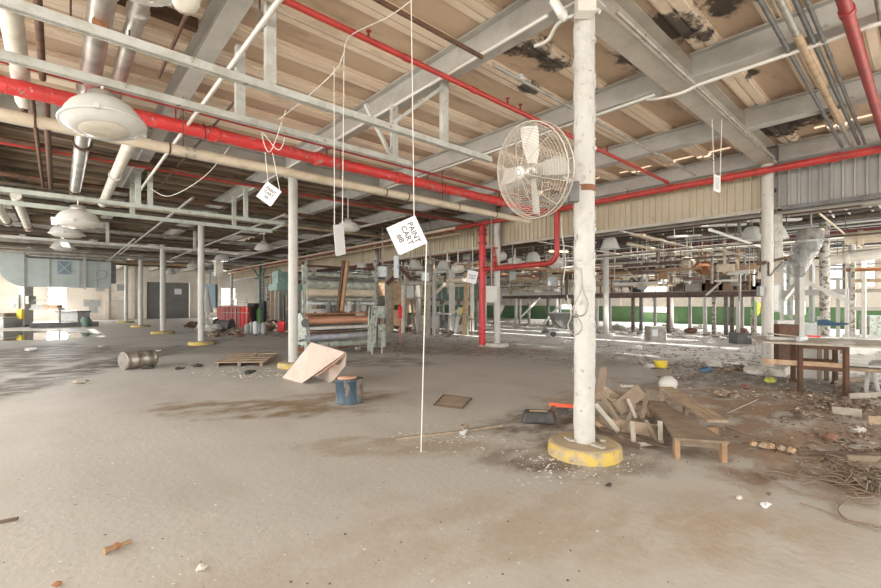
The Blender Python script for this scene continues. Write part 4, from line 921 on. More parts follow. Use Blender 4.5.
# things further out on the right floor
c = pz(661, 367); t = thing('yellow_bucket', 'small yellow plastic tub on the floor behind the heap', 'tub', c)
MB().lathe([(.12, 0), (.14, .13), (.145, .14), (.145, .15)], c, seg=16).build('body', 'yel', t); MB().lathe([(.14, .151), (0, .155)], c, seg=16).build('lid', 'yel', t)
for px, py, s, m, l in [(649, 368, .13, 'whitepl', 'white lump just left of the yellow tub'), (713, 367, .2, 'whitepl', 'pale plastic bag behind the blue scrap'), (706, 372.5, .15, 'bluetarp', 'bright blue scrap near the pale bag'), (755, 374.5, .25, 'whitebase', 'whitish plaster lump at the left of the square column base'),
                        (727, 371, .12, 'junk', 'dark rubbish lump right of the blue scrap'), (741, 370, .14, 'junk', 'dark rubbish lump beside the square column base'), (735, 398, .10, 'junk', 'brownish debris lump right of the slatted bench'), (722, 396, .13, 'junk', 'dark debris lump just behind the slatted bench end'),
                        (745, 388, .09, 'brick', 'red debris scrap in the open floor left of the table'), (830, 440, .085, 'brick', 'rusty red can-like lump in the debris at right'), (857, 432, .09, 'whitepl', 'white plastic part in the debris at right')]:
    one('debris_lump', MB().blob(pz(px, py) + V(0, 0, s * .33), s, 9, 5, .3, (1.2, .8, .42)), m, l, 'debris')
t = thing('thin_rod', 'thin pale rod lying on the floor between bench and table', 'rod', pz(743, 408)); MB().tube([pz(727, 414) + V(0, 0, .012), pz(758, 400) + V(0, 0, .012)], .008, 6).build('rod', 'woodgy', t)
for (a, b_, w_, m, l) in [((847, 467), (890, 470), .16, 'wood', 'wide brown plank lying at the right edge'), ((798, 456), (890, 457), .03, 'wooddk', 'thin dark strip of wood at the lower right'), ((832, 413), (862, 417), .12, 'woodgy', 'pale board in the rubbish below the table'),
                          ((868, 423), (892, 425), .12, 'woodlt', 'tan board in the rubbish at the right edge'), ((850, 400), (895, 398), .14, 'woodgy', 'grey board in the rubbish at the right edge, upper'), ((835, 385), (870, 380), .10, 'wood', 'brown board beyond the table legs')]:
    one('fallen_plank', MB().bar(pz(*a) + V(0, 0, .03), pz(*b_) + V(0, 0, .04), w_, .03, 1.5), m, l, 'plank')
for i, (px, py) in enumerate([(753, 447), (763, 448.5), (771, 449.5), (781, 451), (792, 453.5)]):
    one('foam_lump', MB().blob(pz(px, py) + V(0, 0, .03), .05, 8, 5, .25, (1.2, .8, .6)), 'foam' if i % 2 == 0 else 'woodlt', ['orange foam lump at the left end of the row on the lower right floor', 'second lump from the left in the row on the lower right floor', 'middle lump in the row on the lower right floor', 'fourth lump from the left in the row on the lower right floor', 'pale orange lump at the right end of the row'][i], 'foam')
# tangled wires
wires = [[(757, 474), (775, 473), (800, 478), (820, 476)], [(757, 474), (775, 484), (800, 495), (825, 502), (841, 507)], [(803, 462), (800, 468), (810, 476), (820, 478), (836, 473), (846, 472)], [(845, 503), (850, 502), (860, 504), (880, 506)],
         [(845, 503), (838, 512), (848, 522), (870, 527), (885, 530)], [(840, 470), (850, 480), (858, 488), (872, 495), (886, 497)], [(851, 472), (858, 483), (868, 480), (875, 488), (884, 486)], [(800, 505), (820, 512), (845, 522), (882, 532)],
         [(836, 485), (832, 478), (840, 472), (850, 476), (846, 488)], [(812, 430), (830, 444), (845, 447), (860, 452), (880, 446)], [(725, 428), (745, 436), (775, 442), (800, 452)]]
wl = ['thin wire curving left at the top of the tangle, upper strand', 'long thin wire sweeping down right from the left tip of the tangle', 'looped dark wire beside the foam lumps', 'short pale wire hook at the lower right edge', 'pale wire curving out at the bottom of the tangle', 'dark wire running through the tangle at the right edge', 'kinked wire in the heart of the tangle at the right edge',
      'lowest wire stretching to the bottom right', 'small wire coil above the tangle', 'dark wire across the boards at the right', 'faint thin wire from the low bench toward the foam lumps']
for w_, l in zip(wires, wl): one('loose_wire', MB().tube(smooth([pz(x, y) + V(0, 0, .012 + .004 * (i % 2)) for i, (x, y) in enumerate(w_)]), .006, 5), 'wire', l, 'wire')
mb = MB(); random.seed(3)
for i in range(46):
    p = pz(random.uniform(838, 895), random.uniform(466, 500)); pts = [p + V(0, 0, random.uniform(.01, .05))]
    for k in range(4): p = p + V(random.uniform(-.16, .16), random.uniform(-.16, .16), 0); pts.append(V(p.x, p.y, random.uniform(.008, .10)))
    mb.tube(smooth(pts, 4), .005, 4)
one('wire_tangle', mb, 'wire', 'dense tangle of wires on the floor at the right edge', 'wire tangle', kind='stuff')
def litter(name, n, area_fn, smin, smax, m, label, hz=.5, seed=1):
    random.seed(seed); mb = MB()
    for i in range(n):
        p = area_fn(); s = random.uniform(smin, smax) * random.uniform(.5, 1); a = random.uniform(0, 3.14); k = random.choice((3, 4, 5)); z = random.uniform(.001, s * hz)
        cs = [V(p.x + math.cos(a + 6.283 * j / k) * s * random.uniform(.5, 1.2), p.y + math.sin(a + 6.283 * j / k) * s * random.uniform(.4, 1), random.uniform(.001, max(.002, z))) for j in range(k)]
        mb.slab(cs, min(.012, s * .25), V(0, 0, 1))
    return one(name, mb, m, label, 'litter', kind='stuff')
def rp(x0, x1, y0, y1): return lambda: pz(random.uniform(x0, x1), random.uniform(y0, y1))
def gp(cx_, cy, sx, sy): return lambda: pz(random.gauss(cx_, sx), max(312, random.gauss(cy, sy)))
litter('paint_flakes', 240, gp(556, 464, 24, 8), .004, .019, 'chip', 'white paint flakes scattered round the yellow pedestal', .5, 1)
litter('paint_flakes', 130, gp(632, 460, 18, 7), .004, .017, 'chip', 'white paint flakes in front of the heap of boards', .5, 2)
litter('floor_grit', 500, rp(-10, 620, 380, 588), .002, .012, 'chip', 'small pale grit strewn over the bare near floor', .4, 3)
litter('floor_grit', 260, rp(-10, 720, 350, 588), .003, .012, 'black', 'small dark grit strewn over the bare near floor', .4, 4)
litter('plaster_crumbs', 220, gp(460, 440, 35, 6), .004, .022, 'chip', 'white crumbs round the long stick', .4, 5)
litter('plaster_crumbs', 160, gp(255, 374, 22, 3), .01, .04, 'chip', 'white crumbs in front of the broken pallet', .4, 6)
litter('rubbish_scatter', 500, gp(845, 400, 38, 12), .02, .09, 'junk', 'scattered rubbish under and before the rusty table', .9, 7)
litter('rubbish_scatter', 300, gp(860, 445, 32, 16), .01, .06, 'junk', 'scattered rubbish in the lower right corner debris', .9, 8)
litter('rubbish_scatter', 260, gp(770, 430, 50, 22), .006, .035, 'junk', 'sparse brown scraps on the floor right of the heap', .7, 9)
litter('rubbish_scatter', 330, gp(720, 368, 40, 5), .02, .09, 'junk', 'line of brown rubbish across the floor left of the square column base', .6, 10)
litter('rubbish_scatter', 420, gp(640, 352, 110, 5), .02, .10, 'junk', 'brown dirt crusts across the mid floor behind the heap', .4, 11)
litter('rubbish_scatter', 300, gp(430, 345, 60, 4), .02, .10, 'junk', 'brown dirt crusts across the floor before the red riser', .4, 12)
litter('paint_flakes', 160, gp(760, 385, 40, 8), .01, .04, 'chip', 'pale flakes around the square column base', .5, 13)

# ------------------------------------------------------------------ rusty tables at right
t = thing('work_table', 'rusty-legged table with a tan rail, standing right of the white column base', 'table', pz(820, 395))
TL = [pz(800, 392), pz(846, 396.5), pz(835, 384), pz(793, 381)]
TZ = .80
for p in TL: MB().bar(p, V(p.x, p.y, TZ - .005), .06, .06, A0).build('leg', 'rust', t); MB().box((p.x, p.y, .015), (.12, .12, .03)).build('foot', 'rust', t)
L0, L1, L2, L3 = TL
for p_, q_, z_ in ((L0, L1, TZ - .03), (L3, L2, TZ - .03), (L0, L1, .42), (L3, L2, .42)): MB().bar(V(p_.x, p_.y, z_), V(q_.x, q_.y, z_), .05, .06).build('cross_rail', 'rust', t)
e = (L1 - L0).normalized()
mb = MB(); mb.bar(V(L0.x, L0.y, .48) - e * .5, V(L1.x, L1.y, .48) + e * .02 + FW * .05, .03, .085); mb.build('front_board', 'foam', t)
MB().slab([V(p.x, p.y, TZ) for p in (L0 - e * .55 - FW * .08, L1 + e * 2.2 - FW * .08, L2 + e * 2.2 + FW * .4, L3 - e * .55 + FW * .3)], .03, V(0, 0, 1)).build('top', 'woodgy', t)
for p in (L1 + e * 1.3 - FW * .02, L1 + e * 1.3 + FW * .5): MB().bar(V(p.x, p.y, 0), V(p.x, p.y, TZ - .001), .06, .06, A0).build('leg', 'rust', t)
MB().bar(V(L1.x, L1.y, .42) + FW * .45 + e * .1, V(L1.x, L1.y, .42) + FW * .4 + e * 2.2, .3, .05, 0).build('side_shelf', 'woodlt', t)
one('white_panel', MB().slab([pd(803, 381, 8.7), pd(836, 384, 8.5), pd(836, 347, 8.5), pd(803, 347, 8.7)], .03), 'whitepl', 'pale upright panel behind the rusty table legs', 'panel')  # pale panel standing upright
for i, (x, m) in enumerate(((819, 'wood'), (826, 'wooddk'))): one('plank_offcut', MB().slab([pd(x - 2, 384, 8.35), pd(x + 2, 384, 8.35), pd(x + 2, 348, 8.35), pd(x - 2, 348, 8.35)], .02), m, ['brown strip leaning on the pale panel, left one', 'dark strip leaning on the pale panel, right one'][i], 'board')
one('wood_bin', MB().box(pd(781, 345, 9.9), (.45, .45, .95), rotz(-A0)), 'rust', 'rust-brown bin beyond the rust-spotted column', 'bin')
c = pd(797, 341, 8.2); t = thing('table_box', 'long pale box lying on the left end of the rusty table', 'box', c)
MB().bar(pd(768, 339, 8.0), pd(806, 341.5, 7.9), .12, .10).build('body', 'whitepl', t); MB().bar(pd(770, 333.5, 8.0), pd(806, 337.5, 7.9), .2, .02).build('flap', 'woodgy', t)
one('blue_bottle', MB().tube([pd(798, 339.5, 7.5), pd(806, 338, 7.5)], .045, 10), 'eleclt', 'pale blue roll on the rusty table', 'roll')
one('red_strip', MB().bar(pd(806, 336, 7.7), pd(820, 336.5, 7.7), .03, .03), 'brightred', 'faded red strip on the rusty table', 'strip')
one('paper_sheet', MB().slab([pd(826, 342.5, 7.3), pd(850, 341, 7.0), pd(856, 343.5, 6.8), pd(836, 345, 7.0)], .006, V(0, 0, 1)), 'paper', 'white sheets on the table top at right', 'paper')
c = pd(876, 360, 6.6); t = thing('white_chair', 'white chair leg and seat cut by the right edge', 'chair', V(c.x, c.y, 0))
p_ = pd(879, 387, 7.1); MB().tube([V(p_.x, p_.y, 0), pd(872, 368, 7.1)], .03, 8).build('leg', 'whitepl', t); MB().slab([pd(868, 368, 7.1), pd(890, 368, 7.0), pd(890, 362, 7.6), pd(872, 362, 7.6)], .04, V(0, 0, 1)).build('seat', 'whitepl', t); p_ = pd(866, 392, 7.3); MB().tube([V(p_.x, p_.y, 0), pd(868, 368, 7.3)], .03, 8).build('leg', 'whitepl', t)
# bracket and box on the rust-spotted column
t = thing('conduit_bracket', 'dark steel bracket arm bolted across the rust-spotted column', 'bracket', pd(766, 262, 9.2))
MB().bar(pd(757, 264, 9.2), pd(790, 257, 9.2), .05, .06).build('arm', 'rust', t); MB().bar(pd(769, 276, 9.15), pd(784, 262, 9.2), .04, .04).build('strut', 'steeldk', t); MB().bar(pd(768.5, 262, 9.15), pd(768.5, 276, 9.15), .05, .03).build('plate', 'rust', t)
t = thing('panel_box', 'tall pale electrical panel mounted beside the rust-spotted column', 'panel', pd(773, 298, 9.6))
MB().box(pd(773.5, 298, 9.6), (.22, .14, .62), rotz(-A0)).build('body', 'elec', t); MB().box(pd(776, 298, 9.5), (.10, .02, .55), rotz(-A0)).build('cover', 'whitepl', t)
one('small_switch_box', MB().box(pd(760.5, 291, 9.2), (.09, .1, .2), rotz(-A0)), 'elec', 'small grey switch box on the left face of the rust-spotted column', 'box')
one('grey_vertical_duct', MB().bar(pd(776, 215, 10.2), pd(776.5, 262, 10.2), .2, .14, A0).bar(pd(776, 215, 10.2) - V(0, 0, .01), V(*pd(776, 215, 10.2).xy, 4.91), .03), 'greypipe', 'grey upright trunking behind the rust-spotted column', 'duct')
# ------------------------------------------------------------------ printing machine
def gear(mb, c, r, ax='x'): mb.lathe([(r, -.03), (r, .03)], c, Matrix.Rotation(R_(90), 3, 'Y'), 14)
mx0, mx1, my = 5.2, 7.25, 11.5
t = thing('roller_machine', 'low pale green machine with copper and blue rollers, nearest behind the cardboard', 'machine', (6.2, 12, 0))
for s, x in enumerate((mx0, mx1)):
    mb = MB(); mb.bb(x - .05, x + .05, my - .12, my + .06, 0, .55)
    mb.slab([V(x - .05, my - .16, .5), V(x - .05, my + .15, .3), V(x - .05, my + .75, .35), V(x - .05, my + .75, 1.15), V(x - .05, my + .3, 1.22), V(x - .05, my + .02, .95)], .1, V(1, 0, 0))
    mb.bb(x - .05, x + .05, my + .65, my + .8, 0, .4); mb.build('side_frame', 'mgreen', t)
RY = R_(90)
def roller(name, parent, x0, x1, y, z, r, m): return MB().tube([V(x0, y, z), V(x1, y, z)], r, 16).build(name, m, parent)
roller('copper_roller', t, mx0 + .05, mx1 - .05, my + .12, 1.0, .12, 'copper'); roller('idler_roller', t, mx0 + .05, mx1 - .05, my + .02, .78, .05, 'whitepl'); roller('idler_roller', t, mx0 + .05, mx1 - .05, my - .05, .66, .03, 'rust')
roller('blue_roller', t, mx0 - .1, mx1 - .05, my - .05, .53, .085, 'blueroll'); roller('green_roller', t, mx0 + .4, mx1 - .05, my + .1, .30, .10, 'mgreen'); roller('rear_roller', t, mx0 + .05, mx1 - .05, my + .4, .8, .12, 'steeldk')
MB().bb(mx0, mx1, my + .05, my + .16, 1.17, 1.21).build('top_bar', 'rustlite', t); MB().bb(mx0, mx1, my + .6, my + .7, .1, .2).build('bottom_bar', 'rustlite', t)
for i in range(5): MB().box((mx0 + .3 + i * .38, my + .1, 1.235), (.05, .04, .04)).build('clamp', 'rust', t)
mb = MB(); mb.tube([V(mx0 + .1, my - .05, .53), V(mx0 - .25, my - .05, .45)], .03, 8); mb.lathe([(.12, 0), (.12, .03)], (mx0 - .1, my - .12, .95), Matrix.Rotation(R_(90), 3, 'X'), 14); mb.build('hand_crank', 'steeldk', t)
mb = MB()
for i in range(5): z = .5 + i * .16; mb.lathe([(.09, 0), (.09, .05)], (mx1 + .06, my + .1 + .05 * (i % 2), z), Matrix.Rotation(R_(90), 3, 'Y'), 12)
mb.build('gear_train', 'steeldk', t)
for px, py0, py1, d, r, l in [(372, 330, 347, 12.6, .085, 'small pale green cylinder standing right of the roller machine, left one'), (382, 324, 347, 12.9, .115, 'larger pale green cylinder standing right of the roller machine')]:
    p = pd(px, py1, d); q = pd(px, py0, d); t2 = thing('pressure_cylinder', l, 'cylinder', V(p.x, p.y, 0))
    MB().lathe([(r, p.z), (r, q.z - .05), (r * .8, q.z), (0, q.z + .02)], (p.x, p.y, 0), seg=16).build('body', 'mgreen', t2); MB().tube([V(p.x, p.y, 0), V(p.x, p.y, p.z)], .025, 8).build('stand', 'steel', t2)
mb = MB()
for i, px in enumerate((368, 370.5, 373, 375)): mb.tube(smooth([pd(px, 352 - i * 3, 12.4), pd(px + .5, 330, 12.4), pd(px + 1 + i * .4, 312, 12.4), pd(px + 2, 306 + i, 12.5)]), .02, 6)
o = one('hose_bundle', mb, 'mgreen', 'bundle of green hoses rising between machine and cylinders', 'hoses')
# tall rack of rollers behind
tx0, tx1, ty = 6.05, 8.75, 13.6
t = thing('tall_roller_machine', 'tall green printing machine with stacked rollers behind the low one', 'machine', (7.4, 13.9, 0))
for x in (tx0, tx1):
    for dy in (0, .7): MB().bb(x - .06, x + .06, ty + dy - .05, ty + dy + .05, 0, 2.75).build('upright', 'mgreen', t)
    for z in (.6, 1.5, 2.2, 2.8): MB().bb(x - .05, x + .05, ty + .05, ty + .65, z - .05, z + .05).build('tie', 'rust', t)
for z, r, m in ((2.46, .085, 'mgreen'), (2.12, .17, 'mgreen'), (1.85, .14, 'insul'), (1.62, .06, 'mgreen'), (1.48, .05, 'eleclt'), (2.72, .04, 'rust'), (2.3, .04, 'steeldk')): roller('roller', t, tx0 + .06, tx1 - .06, ty + (.0 if r > .06 else -.12), z, r, m)
mb = MB(); mb.bb(tx0 - .9, tx0 - .1, ty - .05, ty + .7, 1.9, 2.1); mb.bar((tx0 - .9, ty, 2.6), (tx0 - .1, ty, 1.9), .06); mb.bar((tx0 - .9, ty, 2.1), (tx0 - .1, ty, 1.3), .05); mb.bb(tx0 - .85, tx0 - .35, ty, ty + .5, 2.1, 2.5); mb.build('side_hopper', 'mgreendk', t)
MB().bb(tx0 + .1, tx0 + 1.0, ty - .1, ty + .4, 1.05, 1.3).build('paper_tray', 'whitepl', t); MB().bb(tx0 + 1.5, tx0 + 2.3, ty - .1, ty + .3, 1.2, 1.42).build('paper_tray', 'whitepl', t)
for i, x in enumerate((tx0 + .6, tx0 + 1.0, tx0 + 1.35, tx0 + 1.7)): MB().lathe([(.10, 1.12), (.10, 1.42), (.06, 1.45), (.06, 1.55)], (x + .15, ty - .3, 0), seg=10).build('motor', ['steeldk', 'rust', 'whitepl', 'greypipe'][i], t)
mb = MB(); mb.bb(tx0, tx1, ty - .42, ty - .12, 1.06, 1.115); mb.build('shelf', 'rust', t)
for x in (6.95, 7.9): MB().bb(x, x + .16, ty + .3, ty + .36, 2.2, 2.45).build('red_guard', 'brightred', t)
for i, (a, b_, m) in enumerate([((344, 261, 13.4), (338, 311, 12.6), 'rust'), ((347.5, 261, 13.4), (342, 311, 12.6), 'woodor')]): one('leaning_post', MB().bar(pd(*a), pd(*b_), .09, .09, .4), m, ['dark left one of two posts slanting across the tall roller machine', 'tan right one of two posts slanting across the tall roller machine'][i], 'post')
random.seed(11)
# wall boxes and cabinets around the machines
def boxthing(px0, px1, py0, py1, d, depth, m, name, label, cat='box', door=True, legs=False, rod=False):
    c = pd((px0 + px1) / 2, (py0 + py1) / 2, d + depth / 2); w_ = (px1 - px0) / FPX * d; h_ = (py1 - py0) / FPX * d
    t = thing(name, label, cat, V(c.x, c.y, c.z - h_ / 2)); rm = rotz(-A0)
    MB().box(c, (w_, depth, h_), rm).build('body', m, t)
    if door: MB().box(c - FW * (depth / 2 + .008), (w_ * .86, .014, h_ * .88), rm).build('door', m, t); MB().box(c - FW * (depth / 2 + .022) + RT * w_ * .32, (.02, .014, h_ * .15), rm).build('handle', 'steeldk', t)
    if legs:
        for s in (-1, 1): p = c + RT * s * w_ * .4; MB().bar(V(p.x, p.y, 0), V(p.x, p.y, c.z - h_ / 2), .05).build('leg', 'steeldk', t)
    if rod: MB().bar(V(c.x, c.y, c.z + h_ / 2), V(c.x, c.y, 4.4), .035).build('hanger', 'greypipe', t)
    return t
for a in [(394, 399, 256, 278, 16, .2, 'eleclt', 'wall_box', 'narrow tall pale blue box right of the roller machine', 1, 0, 1), (378, 387, 267, 277, 16.2, .3, 'eleclt', 'wall_box', 'square pale blue box left of the narrow tall one', 1, 0, 1), (407, 414, 286, 298, 17, .3, 'elec', 'wall_box', 'grey box hanging left of the dark green tank', 0, 0, 1),
          (422, 429, 273, 281, 16.5, .2, 'eleclt', 'wall_box', 'small pale blue box below the number eight card', 1, 0, 1), (486, 497, 286, 302.5, 14.3, .1, 'whitepl', 'notice_board', 'blank white board between the red riser and the pale column', 0, 0, 1), (547, 556, 277, 286, 19, .3, 'elec', 'wall_box', 'grey box above the white platform ledge left of the foreground column', 1, 0, 1),
          (509, 516, 272, 280, 16, .2, 'elec', 'wall_box', 'small grey box right of the pale column behind the red riser', 1, 0, 1), (376, 386, 306, 318, 14.5, .4, 'mgreen', 'motor_box', 'rounded pale green motor box at right of the tall machine', 1, 1, 0)]:
    boxthing(*a[:8], a[8], 'box', bool(a[9]), bool(a[10]), bool(a[11]))
one('red_extinguisher', MB().lathe([(.09, .9), (.09, 1.35), (.03, 1.42), (.03, 1.48)], pd(400, 325, 17) * 1.0 * V(1, 1, 0) if False else (pd(400, 325, 17).x, pd(400, 325, 17).y, 0), seg=10).tube([V(pd(400, 325, 17).x, pd(400, 325, 17).y, 0), V(pd(400, 325, 17).x, pd(400, 325, 17).y, .9)], .02), 'brightred', 'small red cylinder on a stand right of the tall roller machine', 'extinguisher')
# green tank on a raised steel deck
gx0, gx1, gy0, gy1 = 17.4, 18.6, 17.0, 19.9
t = thing('green_tank', 'dark green sheet tank raised on dark posts, left of the red riser', 'tank', (18, 18.4, 0))
MB().bb(gx0, gx1, gy0, gy1, 1.75, 2.65).build('body', 'mgreendk', t); MB().bb(gx0 - .3, gx1 + .2, gy0 - .6, gy1 + 1.2, 1.62, 1.745).build('deck', 'steeldk', t)
for i in range(4): MB().bb(gx0 - .02, gx0 + .0, gy0 + .35 + i * .72, gy0 + .41 + i * .72, 1.75, 2.65).build('rib', 'mgreen', t)
for x in (gx0 - .2, gx1 + .1):
    for i in range(4): y = gy0 - .5 + i * 1.45; MB().bb(x - .05, x + .05, y - .05, y + .05, 0, 1.618).build('post', 'steeldk', t)
o = boxthing(439, 444.5, 303, 320, 27.5, .3, 'whitepl', 'notice_board', 'white board with a yellow-green square below the green tank', 'board', False)
MB().box(pd(442, 304.5, 27.3), (.3, .02, .2), rotz(-A0)).build('yellow_square', 'olive', o); mb = MB(); mb.bar(pd(442, 312, 27.3), pd(442, 330, 27.3), .05); mb.build('stand', 'steeldk', o)
t = thing('yellow_lift', 'yellow jointed lift arm standing left of the red riser', 'lift', V(*[k for k in (pz(459, 331).x, pz(459, 331).y, 0)]))
MB().bar(pd(454, 325, 23), pd(463, 308, 23), .2, .16).build('lower_arm', 'yel', t); MB().bar(pd(463, 308, 23), pd(455, 312, 22.8), .12, .1).build('upper_arm', 'yel', t); p = pz(456, 331); MB().box((p.x, p.y, .15), (.7, .6, .3)).build('base', 'whitepl', t)

# ------------------------------------------------------------------ long raised steel platform
px_, pxb = 23.5, 25.3
t = thing('steel_platform', 'long raised brown steel platform on posts, before the green wall band', 'platform', (24.4, 12, 0))
MB().ibeam((px_, 4.4, 1.92), (px_, 20, 1.92), .16, .24).build('front_beam', 'platbrown', t); MB().ibeam((pxb, 4.4, 1.92), (pxb, 20, 1.92), .16, .24).build('rear_beam', 'platbrown', t)
MB().bb(px_ - .05, pxb + .05, 4.4, 20, 2.045, 2.09).build('deck', 'woodgy', t)
for i in range(7): y = 4.8 + i * 2.45; MB().bb(px_ + .08, pxb - .08, y - .06, y + .06, 1.83, 2.0).build('cross_beam', 'platbrown', t)
random.seed(21)
for i, px in enumerate((516, 529, 548, 573, 597, 633, 641, 668.5, 705, 714, 726, 732, 738, 753)):
    y = pX(px, 300, px_).y; m = ('whitepl', 'colrust', 'steeldk', 'platbrown')[(i * 5 + (px == 633) * 2) % 4]; MB().bb(px_ - .07, px_ + .07, y - .07, y + .07, 0, 1.797).build('post', m, t)
for px in (520, 560, 610, 655, 690, 742): y = pX(px, 300, pxb).y; MB().bb(pxb - .07, pxb + .07, y - .07, y + .07, 0, 1.797).build('post', 'steel', t)
MB().bb(px_ - .12, px_ - .055, 13.5, 20, 2.0, 2.22).build('white_kick_board', 'whitepl', t)
t = thing('overhead_conveyor', 'long pale overhead conveyor trough above the raised platform', 'conveyor', (24, 10, 3.1))
MB().bb(23.4, 24.1, 4.6, 20.5, 3.10, 3.14).build('trough_bottom', 'insul', t); MB().bb(23.4, 23.44, 4.6, 20.5, 3.14, 3.42).build('side_plate', 'insulwhite', t); MB().bb(24.06, 24.1, 4.6, 20.5, 3.14, 3.38).build('side_plate', 'insulwhite', t)
for i in range(7): y = 5 + i * 2.5; MB().bb(23.45, 23.53, y, y + .08, 3.42, 4.49).build('hanger', 'greypipe', t)
# crates, frames and scrap stacked on the platform
random.seed(31)
def openframe(c, w_, d_, h_, m, s=.07):
    mb = MB(); x, y, z = c
    for sx in (-1, 1):
        for sy in (-1, 1): mb.bb(x + sx * w_ / 2 - s / 2, x + sx * w_ / 2 + s / 2, y + sy * d_ / 2 - s / 2, y + sy * d_ / 2 + s / 2, z, z + h_)
    for zz in (z + h_ - s, z + h_ * .45):
        for sx in (-1, 1): mb.bb(x + sx * w_ / 2 - s / 2, x + sx * w_ / 2 + s / 2, y - d_ / 2 + s / 2, y + d_ / 2 - s / 2, zz, zz + s)
        for sy in (-1, 1): mb.bb(x - w_ / 2 + s / 2, x + w_ / 2 - s / 2, y + sy * d_ / 2 - s / 2, y + sy * d_ / 2 + s / 2, zz, zz + s)
    return mb
for i, px in enumerate((522, 541, 566, 606, 625, 690, 737)):
    c = pX(px, 300, 24.3); m = ('insul', 'woodgy', 'tanpipe', 'rustlite', 'steel', 'woodgy', 'tanpipe')[i]; h_ = (.95, .7, .95, .9, .7, .8, .95)[i]
    nm = ['left end', 'just left of the grey wall box', 'just left of the foreground column', 'just right of the foreground column', 'second right of the foreground column', 'right of the bright window', 'right end'][i]
    one('open_frame', openframe((24.3, c.y, 2.091), 1.2, 1.3, h_, m), m, 'open frame on the raised platform, ' + nm, 'frame')  # plain open frame of posts and rails
for i, (px, w_, h_, m) in enumerate([(532, .9, .35, 'whitepl'), (553, .8, .3, 'eleclt'), (586, .7, .4, 'rust'), (613, .6, .25, 'whitepl'), (637, .8, .6, 'steeldk'), (679, .7, .45, 'junk'), (697, .9, .9, 'whitepl'), (714, .9, .55, 'rust'), (728, .6, .7, 'foam'), (749, .9, .7, 'junk'), (758, .5, .5, 'navy')]):
    c = pX(px, 300, 24.2)
    mb = MB().bb(23.9, 24.6, c.y - w_ / 2, c.y + w_ / 2, 2.091, 2.091 + h_ * .7); mb.bb(24.0, 24.5, c.y - w_ * .3, c.y + w_ * .35, 2.091 + h_ * .7, 2.091 + h_)
    if i == 4: mb = MB().tube([V(24.2, c.y - .3, 2.091 + .42), V(24.2, c.y + .3, 2.091 + .42)], .42, 18)
    nm = ['pale crate far left', 'pale blue crate, second from left', 'rust block behind the foreground column', 'small pale crate right of the foreground column', 'dark round drum just left of the bright window', 'brown scrap heap right of the bright window', 'tall white block', 'rust-brown block', 'orange foam block', 'mixed scrap heap near the right end', 'dark blue block at the right end'][i]
    one('stacked_load', mb, m, nm + ' on the raised platform', 'crate')
t = thing('gambrel_house', 'small barn-shaped brown hood on the raised platform', 'hood', (24.9, pX(715, 300, 24.9).y, 2.09)); cy = pX(715, 300, 24.9).y
MB().slab([V(24.75, cy - .55, 2.65), V(24.75, cy + .55, 2.65), V(24.75, cy + .55, 3.0), V(24.75, cy, 3.3), V(24.75, cy - .55, 3.0)], .3, V(1, 0, 0)).build('hood', 'tanpipe', t)
for i, (a, b_, m, l) in enumerate([((706, 295, 20.5), (722, 281, 20.6), 'whitepl', 'pale bar leaning on the front of the raised platform'), ((723, 246, 20), (731, 262, 20), 'greypipe', 'thin bar slanting under the maroon beam'), ((520, 318, 22.5), (540, 298, 23), 'whitepl', 'white pipe slanting up to the platform, left one'), ((545, 322, 22), (560, 305, 22.5), 'whitepl', 'white pipe slanting up to the platform, right one')]):
    one('slanting_bar', MB().bar(pd(*a), pd(*b_), .08), m, l, 'bar')
# rubble along the far floor
random.seed(41)
litter('far_rubble', 420, lambda: V(random.uniform(21.5, 26.5), random.uniform(3, 22), 0), .05, .28, 'chip', 'pale rubble spread on the floor under the raised platform', .8, 42)
litter('far_rubble', 220, lambda: V(random.uniform(20, 26.5), random.uniform(3, 22), 0), .05, .25, 'junk', 'brown scrap spread on the floor under the raised platform', .8, 43)
litter('far_rubble', 260, lambda: V(random.uniform(12.5, 17), random.uniform(14, 26), 0), .05, .22, 'junk', 'scrap spread on the floor between roller machine and green tank', .8, 44)
litter('far_rubble', 240, lambda: V(random.uniform(13, 20), random.uniform(-3, 3), 0), .04, .2, 'chip', 'pale rubble on the floor beyond the rusty table', .8, 45)
for i, (px, py, r, m) in enumerate([(575, 327, .25, 'foam'), (691, 329, .3, 'brick'), (741, 331, .35, 'brick'), (618, 325, .35, 'whitepl'), (667, 324, .3, 'woodgy'), (700, 325, .3, 'whitepl'), (545, 329, .2, 'steeldk'), (770, 378, .1, 'olive')]):
    one('rubble_lump', MB().blob(pz(px, py + 4) + V(0, 0, r * .35), r, 8, 5, .3, (1.3, 1, .5)), m, 'lump of rubble, ' + ['orange, behind the tilt cart', 'brick red, under the middle of the platform', 'dark red, under the right part of the platform', 'white, right of the pale column beyond the fan column', 'grey, behind the grey box', 'white, under the platform right of the bright window', 'small dark, just left of the tilt cart', 'greenish, under the rusty table at left'][i], 'rubble')
# tilt cart and grey box
c = pz(563, 337); t = thing('tilt_cart', 'speckled grey tilt cart half hidden left of the foreground column', 'cart', V(c.x, c.y, 0)); rm = rotz(-A0); mb = MB()
prf = [(-.62, 1.05), (.62, 1.05), (.62, .50), (.35, .34), (-.05, .34), (-.4, .6)]
vs = [c + RT * (a + .12) + V(0, 0, h_) for a, h_ in prf]; mb.slab([v - FW * .0 for v in vs], .75, FW); mb.build('tub', 'speckle', t)
MB().bar(c + RT * -.6 + V(0, 0, 1.07) - FW * .03, c + RT * .78 + V(0, 0, 1.07) - FW * .03, .05).build('rim', 'elec', t); MB().bar(c + RT * -.6 + V(0, 0, .25), c + RT * .78 + V(0, 0, .25), .05).build('chassis', 'elec', t)
for a in (-.42, .5): MB().tube([c + RT * a + V(0, 0, .13), c + RT * a + V(0, 0, .13) + FW * .05], .13, 14).build('wheel', 'black', t)
